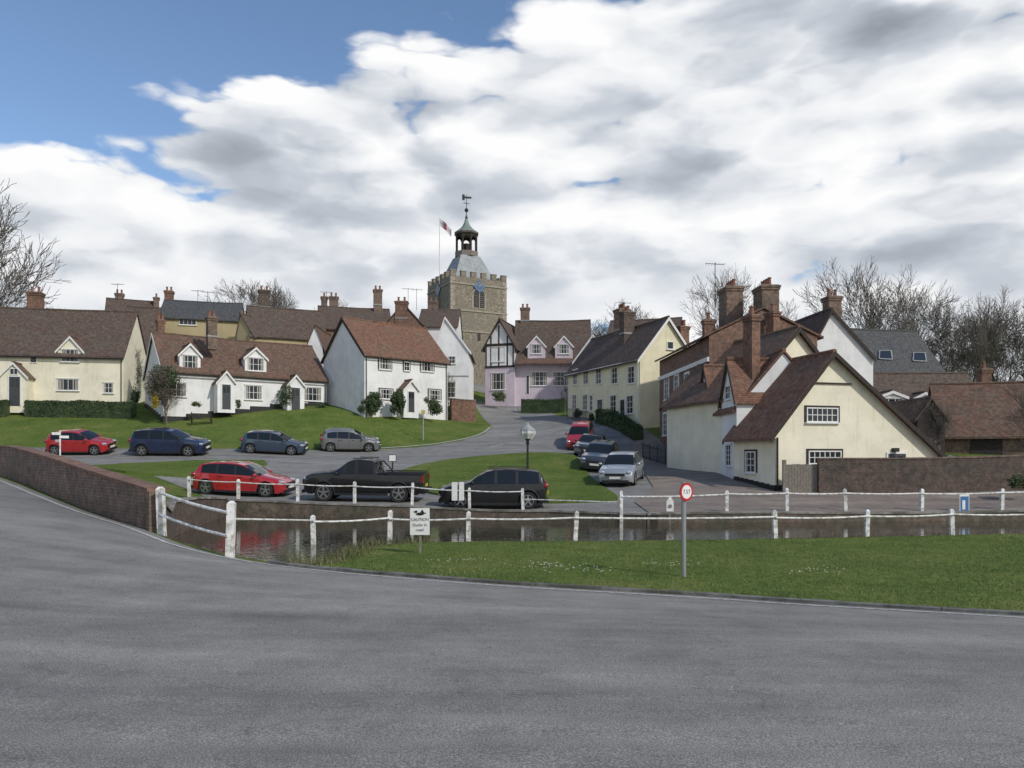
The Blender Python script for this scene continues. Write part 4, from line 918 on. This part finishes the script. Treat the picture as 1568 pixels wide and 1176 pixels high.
bush('evergreen_shrub',570,616,62.5,44,40,'leafd',3600,.08); bush('evergreen_shrub',612,614,62.5,30,46,'leafd',2800,.08); bush('shrub',664,622,64.5,34,32,'leafm',2000,.07)
bush('shrub',702,626,70,44,34,'leafm',2000,.08)
bush('climbing_shrub',250,592,57.2,56,66,'leafb',2600,.07,core=0); bush('climbing_shrub',256,578,57.2,44,50,'leafd',1700,.07,core=0); bush('forsythia_bush',238,612,56.8,18,32,'leafy',900,.06,core=0)
bush('shrub',437,602,62.5,26,44,'leafm',1500,.06,core=0); bush('shrub',365,618,60.5,14,18,'leafm',400,.05); bush('shrub',300,618,58,20,12,'leafm',300,.05); bush('shrub',490,622,64,20,14,'leafd',400,.05)
bush('shrub',200,570,66,26,90,'leafb',1500,.08,core=0); bush('shrub',207,605,62,16,40,'leafd',900,.06)
bush('shrub',1425,685,41,30,40,'leafb',900,.06,core=0); bush('shrub',940,636,60,24,28,'leafm',900,.06); bush('shrub',1560,735,31,40,30,'leafm',1100,.05,core=0)
bush('shrub',884,632,66,18,20,'leafd',600,.06); bush('shrub',765,606,82,36,20,'leafm',900,.08); bush('shrub',905,640,63,14,18,'leafm',500,.06)
# bare trees
def tree_mesh(seed,levels=6,spread=.75,trunk=.3):
    rng=random.Random(seed); S_=[]
    def br(p,d,l,r,lev):
        n_=3 if lev<5 else 2; q_=p; r0=r
        for i in range(n_):
            d=(d+Vector((rng.gauss(0,1),rng.gauss(0,1),rng.gauss(0,1)))*.12+Z3*.07).normalized(); q2=q_+d*l/n_; r1=r*(1-.22*(i+1)) if lev else r*(1-.12*(i+1))
            S_.append((q_,q2,max(r0,.0011),max(r1,.0008),lev)); 
            if lev<levels:
                for k_ in range(2 if (i==n_-1 or lev==0) else 1):
                    if lev>1 and rng.random()<.16: continue
                    a=d.orthogonal().normalized(); t=rng.uniform(0,2*math.pi); pd=a*math.cos(t)+d.cross(a)*math.sin(t)
                    cd=(d+pd*rng.uniform(.4,.95)*spread).normalized()
                    br(q2,cd,l*rng.uniform(.6,.8),r1*rng.uniform(.5,.68),lev+1)
            q_=q2; r0=r1
    br(Vector((0,0,0)),Z3,trunk,.021,0)
    V=[];Fc=[]
    for p,q_,r0,r1,lev in S_:
        ns=7 if lev==0 else (4 if lev<3 else 3); d=(q_-p).normalized(); a=d.orthogonal().normalized(); b_=d.cross(a); o=len(V)
        for c,r in ((p,r0),(q_,r1)):
            for i in range(ns):
                t=2*math.pi*i/ns; V.append(tuple(c+(a*math.cos(t)+b_*math.sin(t))*r))
        for i in range(ns): j=(i+1)%ns; Fc.append((o+i,o+j,o+ns+j,o+ns+i))
    zm=max(v[2] for v in V); V=[(x/zm,y/zm,z_/zm) for x,y,z_ in V]
    me=bpy.data.meshes.new('bare_tree_mesh'); me.from_pydata(V,[],Fc); me.materials.append(M['bark']); me.polygons.foreach_set('use_smooth',[True]*len(Fc)); print('tree faces',len(Fc)); return me
TM=[tree_mesh(3),tree_mesh(11),tree_mesh(29,spread=.85)]
def tree(px,D,ytop,kind=0,wid=1.0,rot=0,zb=None,name='bare_tree'):
    x=X_(px,D); zb=gz(x,D) if zb is None else zb; H_=zz(ytop,D)-zb; o=bpy.data.objects.new(name,TM[kind]); scene.collection.objects.link(o)
    o.location=(x,D,zb-.1); o.scale=(H_*wid,H_*wid,H_); o.rotation_euler=(0,0,rot)
for t in [(-46,69.5,236,0,.95,0),(395,100,418,1,1.1,1),(425,106,432,0,.9,3),(115,100,466,1,1,2),(530,108,454,2,1,1),
(1125,82,392,1,.75,0),(1205,84,448,2,.8,1),(985,100,462,0,1.1,2),(915,105,478,1,1.2,0),(1352,78,386,0,.85,1),(1380,84,410,1,.8,3),
(1445,82,444,1,.85,1),(1490,76,446,0,.85,3),(1535,78,446,2,.85,0),(1580,76,440,1,.9,4),(1420,92,468,2,.9,5),(1515,90,460,1,.9,.3),
(1440,43,600,0,.8,1),(1572,38,575,1,.9,2),(200,66,505,0,.6,1),(255,57.4,550,2,.8,1),(685,72,560,1,.5,1),(870,72,585,1,.6,1)]: tree(*t)
def far_hedge():
    bl=[]
    for i in range(70):
        a=math.radians(-75+150*i/69); r=230+20*math.sin(i); x=r*math.sin(a);y=r*math.cos(a); zg=gz(x,y); bl.append(((x,y,zg+3),(7,4,random.uniform(4,7))))
    foliage('distant_trees',bl,9000,.8,'leafb',core=.6)
far_hedge()
lawn=[p for p in E if p[1]<14.2 and p[0]<24]+[(-4.9,14.3),(-4.1,15.3),(-3.9,17.2),(-3.9,18.9),(-3.6,20.4),(-2.6,21.1),(2,21.4),(6,21.8),(12,22.8),(20,24.2)]
def blades(name,poly,n_,h0,h1,w,mat):
    q=np.c_[np.random.uniform(min(p[0] for p in poly),max(p[0] for p in poly),n_),np.random.uniform(min(p[1] for p in poly),max(p[1] for p in poly),n_)]
    q=q[inpoly(q,poly)&(np.abs(q[:,0])<q[:,1]*.72+1)]; 
    z_=zt(q); k=len(q); an=np.random.uniform(0,2*np.pi,k); hh=np.random.uniform(h0,h1,k)*(1+.3*np.sin(q[:,0]*2.1)*np.sin(q[:,1]*1.7)); ww=w*np.random.uniform(.6,1.3,k)
    dx=np.cos(an)*ww;dy=np.sin(an)*ww; lx=np.random.normal(0,.45,k)*hh; ly=np.random.normal(0,.45,k)*hh
    V=np.empty((k,3,3)); V[:,0]=np.c_[q[:,0]-dx,q[:,1]-dy,z_-.005]; V[:,1]=np.c_[q[:,0]+dx,q[:,1]+dy,z_-.005]; V[:,2]=np.c_[q[:,0]+lx,q[:,1]+ly,z_+hh]
    me=bpy.data.meshes.new(name); me.vertices.add(3*k); me.vertices.foreach_set('co',V.ravel()); me.loops.add(3*k); me.loops.foreach_set('vertex_index',np.arange(3*k)); me.polygons.add(k); me.polygons.foreach_set('loop_start',np.arange(0,3*k,3)); me.update(); me.validate()
    me.materials.append(M[mat]); o=bpy.data.objects.new(name,me); scene.collection.objects.link(o)
M['blade']=m_foliage('grass_blade',(.078,.115,.026),(.135,.180,.044),(.24,.24,.090),.9)
blades('grass',lawn,120000,.015,.05,.008,'blade')
blades('pond_reeds',[(-4.6,15.0),(-3.9,15.2),(-3.5,18),(-3.4,20.1),(-2.2,21.1),(-2.6,21.7),(-4.2,20.9),(-4.3,19),(-4.4,17)],2600,.06,.26,.010,'straw')
blades('pond_reeds',[(-3,21.1),(24,24.4),(24,24.9),(-3,21.5)],5000,.03,.10,.008,'straw')
m=MB()
for i in range(110):
    cx_,cy_=random.choice([(.75,15.6),(1.4,14.8),(-1.2,17),(3.5,16),(6,15)]); x=cx_+random.gauss(0,.35); y=cy_+random.gauss(0,.35); m.lathe((x,y,gz(x,y)+.055),[(.016,0),(.016,.004)],6,'wpaint')
m.build('daisies',uv=False)
# ------------------------------------------------------------------ world, sun, camera
elev=math.radians(38); az=math.atan2(.62,-.55)
w=bpy.data.worlds.new('World'); scene.world=w; w.use_nodes=True; nt=w.node_tree; nt.nodes.clear()
try: w.cycles.sampling_method='NONE'
except Exception as ex_: print(ex_)
out=nt.nodes.new('ShaderNodeOutputWorld'); sky=nt.nodes.new('ShaderNodeTexSky'); sky.sky_type='NISHITA'; sky.sun_disc=False; sky.sun_elevation=elev; sky.sun_rotation=az; sky.ozone_density=3.0; sky.air_density=1.0;sky.dust_density=.2
bg1=N(nt,'ShaderNodeBackground',i_Strength=.15); nt.links.new(sky.outputs[0],bg1.inputs[0])
tc=nt.nodes.new('ShaderNodeTexCoord'); sp=nt.nodes.new('ShaderNodeSeparateXYZ'); nt.links.new(tc.outputs['Generated'],sp.inputs[0])
def mth(op,a,b=None,c=None,clamp=False):
    n_=nt.nodes.new('ShaderNodeMath'); n_.operation=op; n_.use_clamp=clamp
    for i,v in enumerate((a,b,c)):
        if v is None: continue
        if hasattr(v,'links'): nt.links.new(v,n_.inputs[i])
        else: n_.inputs[i].default_value=v
    return n_.outputs[0]
x,y,z_=sp.outputs
zc=mth('ADD',mth('MAXIMUM',z_,0.0),.85)
cb=nt.nodes.new('ShaderNodeCombineXYZ'); nt.links.new(mth('DIVIDE',x,zc),cb.inputs[0]); nt.links.new(mth('DIVIDE',y,zc),cb.inputs[1]); nt.links.new(mth('MULTIPLY',z_,1.9),cb.inputs[2])
wn=N(nt,'ShaderNodeTexNoise',i_Scale=6.0,i_Detail=4,i_Roughness=.6); nt.links.new(cb.outputs[0],wn.inputs[0])
wv=N(nt,'ShaderNodeVectorMath',operation='MULTIPLY_ADD'); nt.links.new(wn.outputs[1],wv.inputs[0]); wv.inputs[1].default_value=(.12,.12,.12); nt.links.new(cb.outputs[0],wv.inputs[2])
def cloudf(off,detail,vs):
    a=N(nt,'ShaderNodeVectorMath',operation='ADD'); nt.links.new(wv.outputs[0],a.inputs[0]); a.inputs[1].default_value=off
    n_=N(nt,'ShaderNodeTexNoise',i_Scale=2.7,i_Detail=detail,i_Roughness=.56); nt.links.new(a.outputs[0],n_.inputs[0])
    h=mth('MULTIPLY',mth('SUBTRACT',n_.outputs[0],.5),.80)
    for sc,am in vs:
        v=N(nt,'ShaderNodeTexVoronoi',feature='F1',i_Scale=sc); nt.links.new(a.outputs[0],v.inputs['Vector'])
        dq=mth('POWER',v.outputs['Distance'],2.0)
        h=mth('ADD',h,mth('MULTIPLY',mth('SUBTRACT',.25,dq),am))
    return h
vs_=((5.5,.34),(12.0,.17),(25.0,.07)); o0=(3.1,1.7,.4); d1=cloudf(o0,6,vs_); d2=cloudf((o0[0]+.025,o0[1]-.02,o0[2]+.065),3,vs_[:2])
a=N(nt,'ShaderNodeVectorMath',operation='ADD'); nt.links.new(wv.outputs[0],a.inputs[0]); a.inputs[1].default_value=(7.9,2.2,1.6)
bn=N(nt,'ShaderNodeTexNoise',i_Scale=2.3,i_Detail=4,i_Roughness=.55); nt.links.new(a.outputs[0],bn.inputs[0]); big=bn.outputs[0]
line=mth('SUBTRACT',mth('ADD',mth('MULTIPLY',x,.27),.515),z_)
bias=mth('MINIMUM',mth('MAXIMUM',mth('MULTIPLY',line,3.2),-.34),.24)
dens=mth('ADD',d1,bias)
mr=N(nt,'ShaderNodeMapRange',interpolation_type='SMOOTHSTEP'); nt.links.new(dens,mr.inputs[0]); mr.inputs[1].default_value=-.03; mr.inputs[2].default_value=.05; alpha=mr.outputs[0]
fade=N(nt,'ShaderNodeMapRange'); nt.links.new(z_,fade.inputs[0]); fade.inputs[1].default_value=.10; fade.inputs[2].default_value=.38; fade.inputs[3].default_value=.35; fade.inputs[4].default_value=1.0
rel=mth('MULTIPLY',mth('MULTIPLY',mth('SUBTRACT',d1,d2),3.0),fade.outputs[0])
thick=mth('MULTIPLY',mth('MULTIPLY',mth('SUBTRACT',big,.5),-1.5),fade.outputs[0])
edgew=mth('MULTIPLY',mth('SUBTRACT',.22,dens,clamp=True),1.3)
lit=mth('ADD',mth('ADD',mth('ADD',rel,thick),edgew),.63,clamp=True)
cc_=ramp(nt,lit,[(.0,(.30,.33,.38)),(.28,(.44,.48,.54)),(.52,(.61,.65,.71)),(.74,(.84,.86,.89)),(1,(.99,.99,.99))])
bg2=N(nt,'ShaderNodeBackground',i_Strength=1.0); nt.links.new(cc_,bg2.inputs[0])
mx=nt.nodes.new('ShaderNodeMixShader'); nt.links.new(alpha,mx.inputs[0]); nt.links.new(bg1.outputs[0],mx.inputs[1]); nt.links.new(bg2.outputs[0],mx.inputs[2]); nt.links.new(mx.outputs[0],out.inputs[0])
sd=Vector((.62,-.55,0)).normalized()*math.cos(elev)+Z3*math.sin(elev)
sl=bpy.data.lights.new('sun','SUN'); sl.energy=2.5; sl.angle=math.radians(2); sl.color=(1,.95,.87); so=bpy.data.objects.new('sun',sl); so.rotation_euler=sd.to_track_quat('Z','Y').to_euler(); so.location=(20,-20,40); scene.collection.objects.link(so)
cam=bpy.data.cameras.new('camera'); cam.sensor_width=36; cam.lens=36*F/1568; cam.shift_y=112/1568; cam.clip_end=4000; co=bpy.data.objects.new('camera',cam); co.location=(0,0,EYE); co.rotation_euler=(math.pi/2,0,0); scene.collection.objects.link(co); scene.camera=co
scene.view_settings.view_transform='Standard'; scene.view_settings.look='None'; scene.view_settings.exposure=0
print('OBJECTS',len(bpy.data.objects))
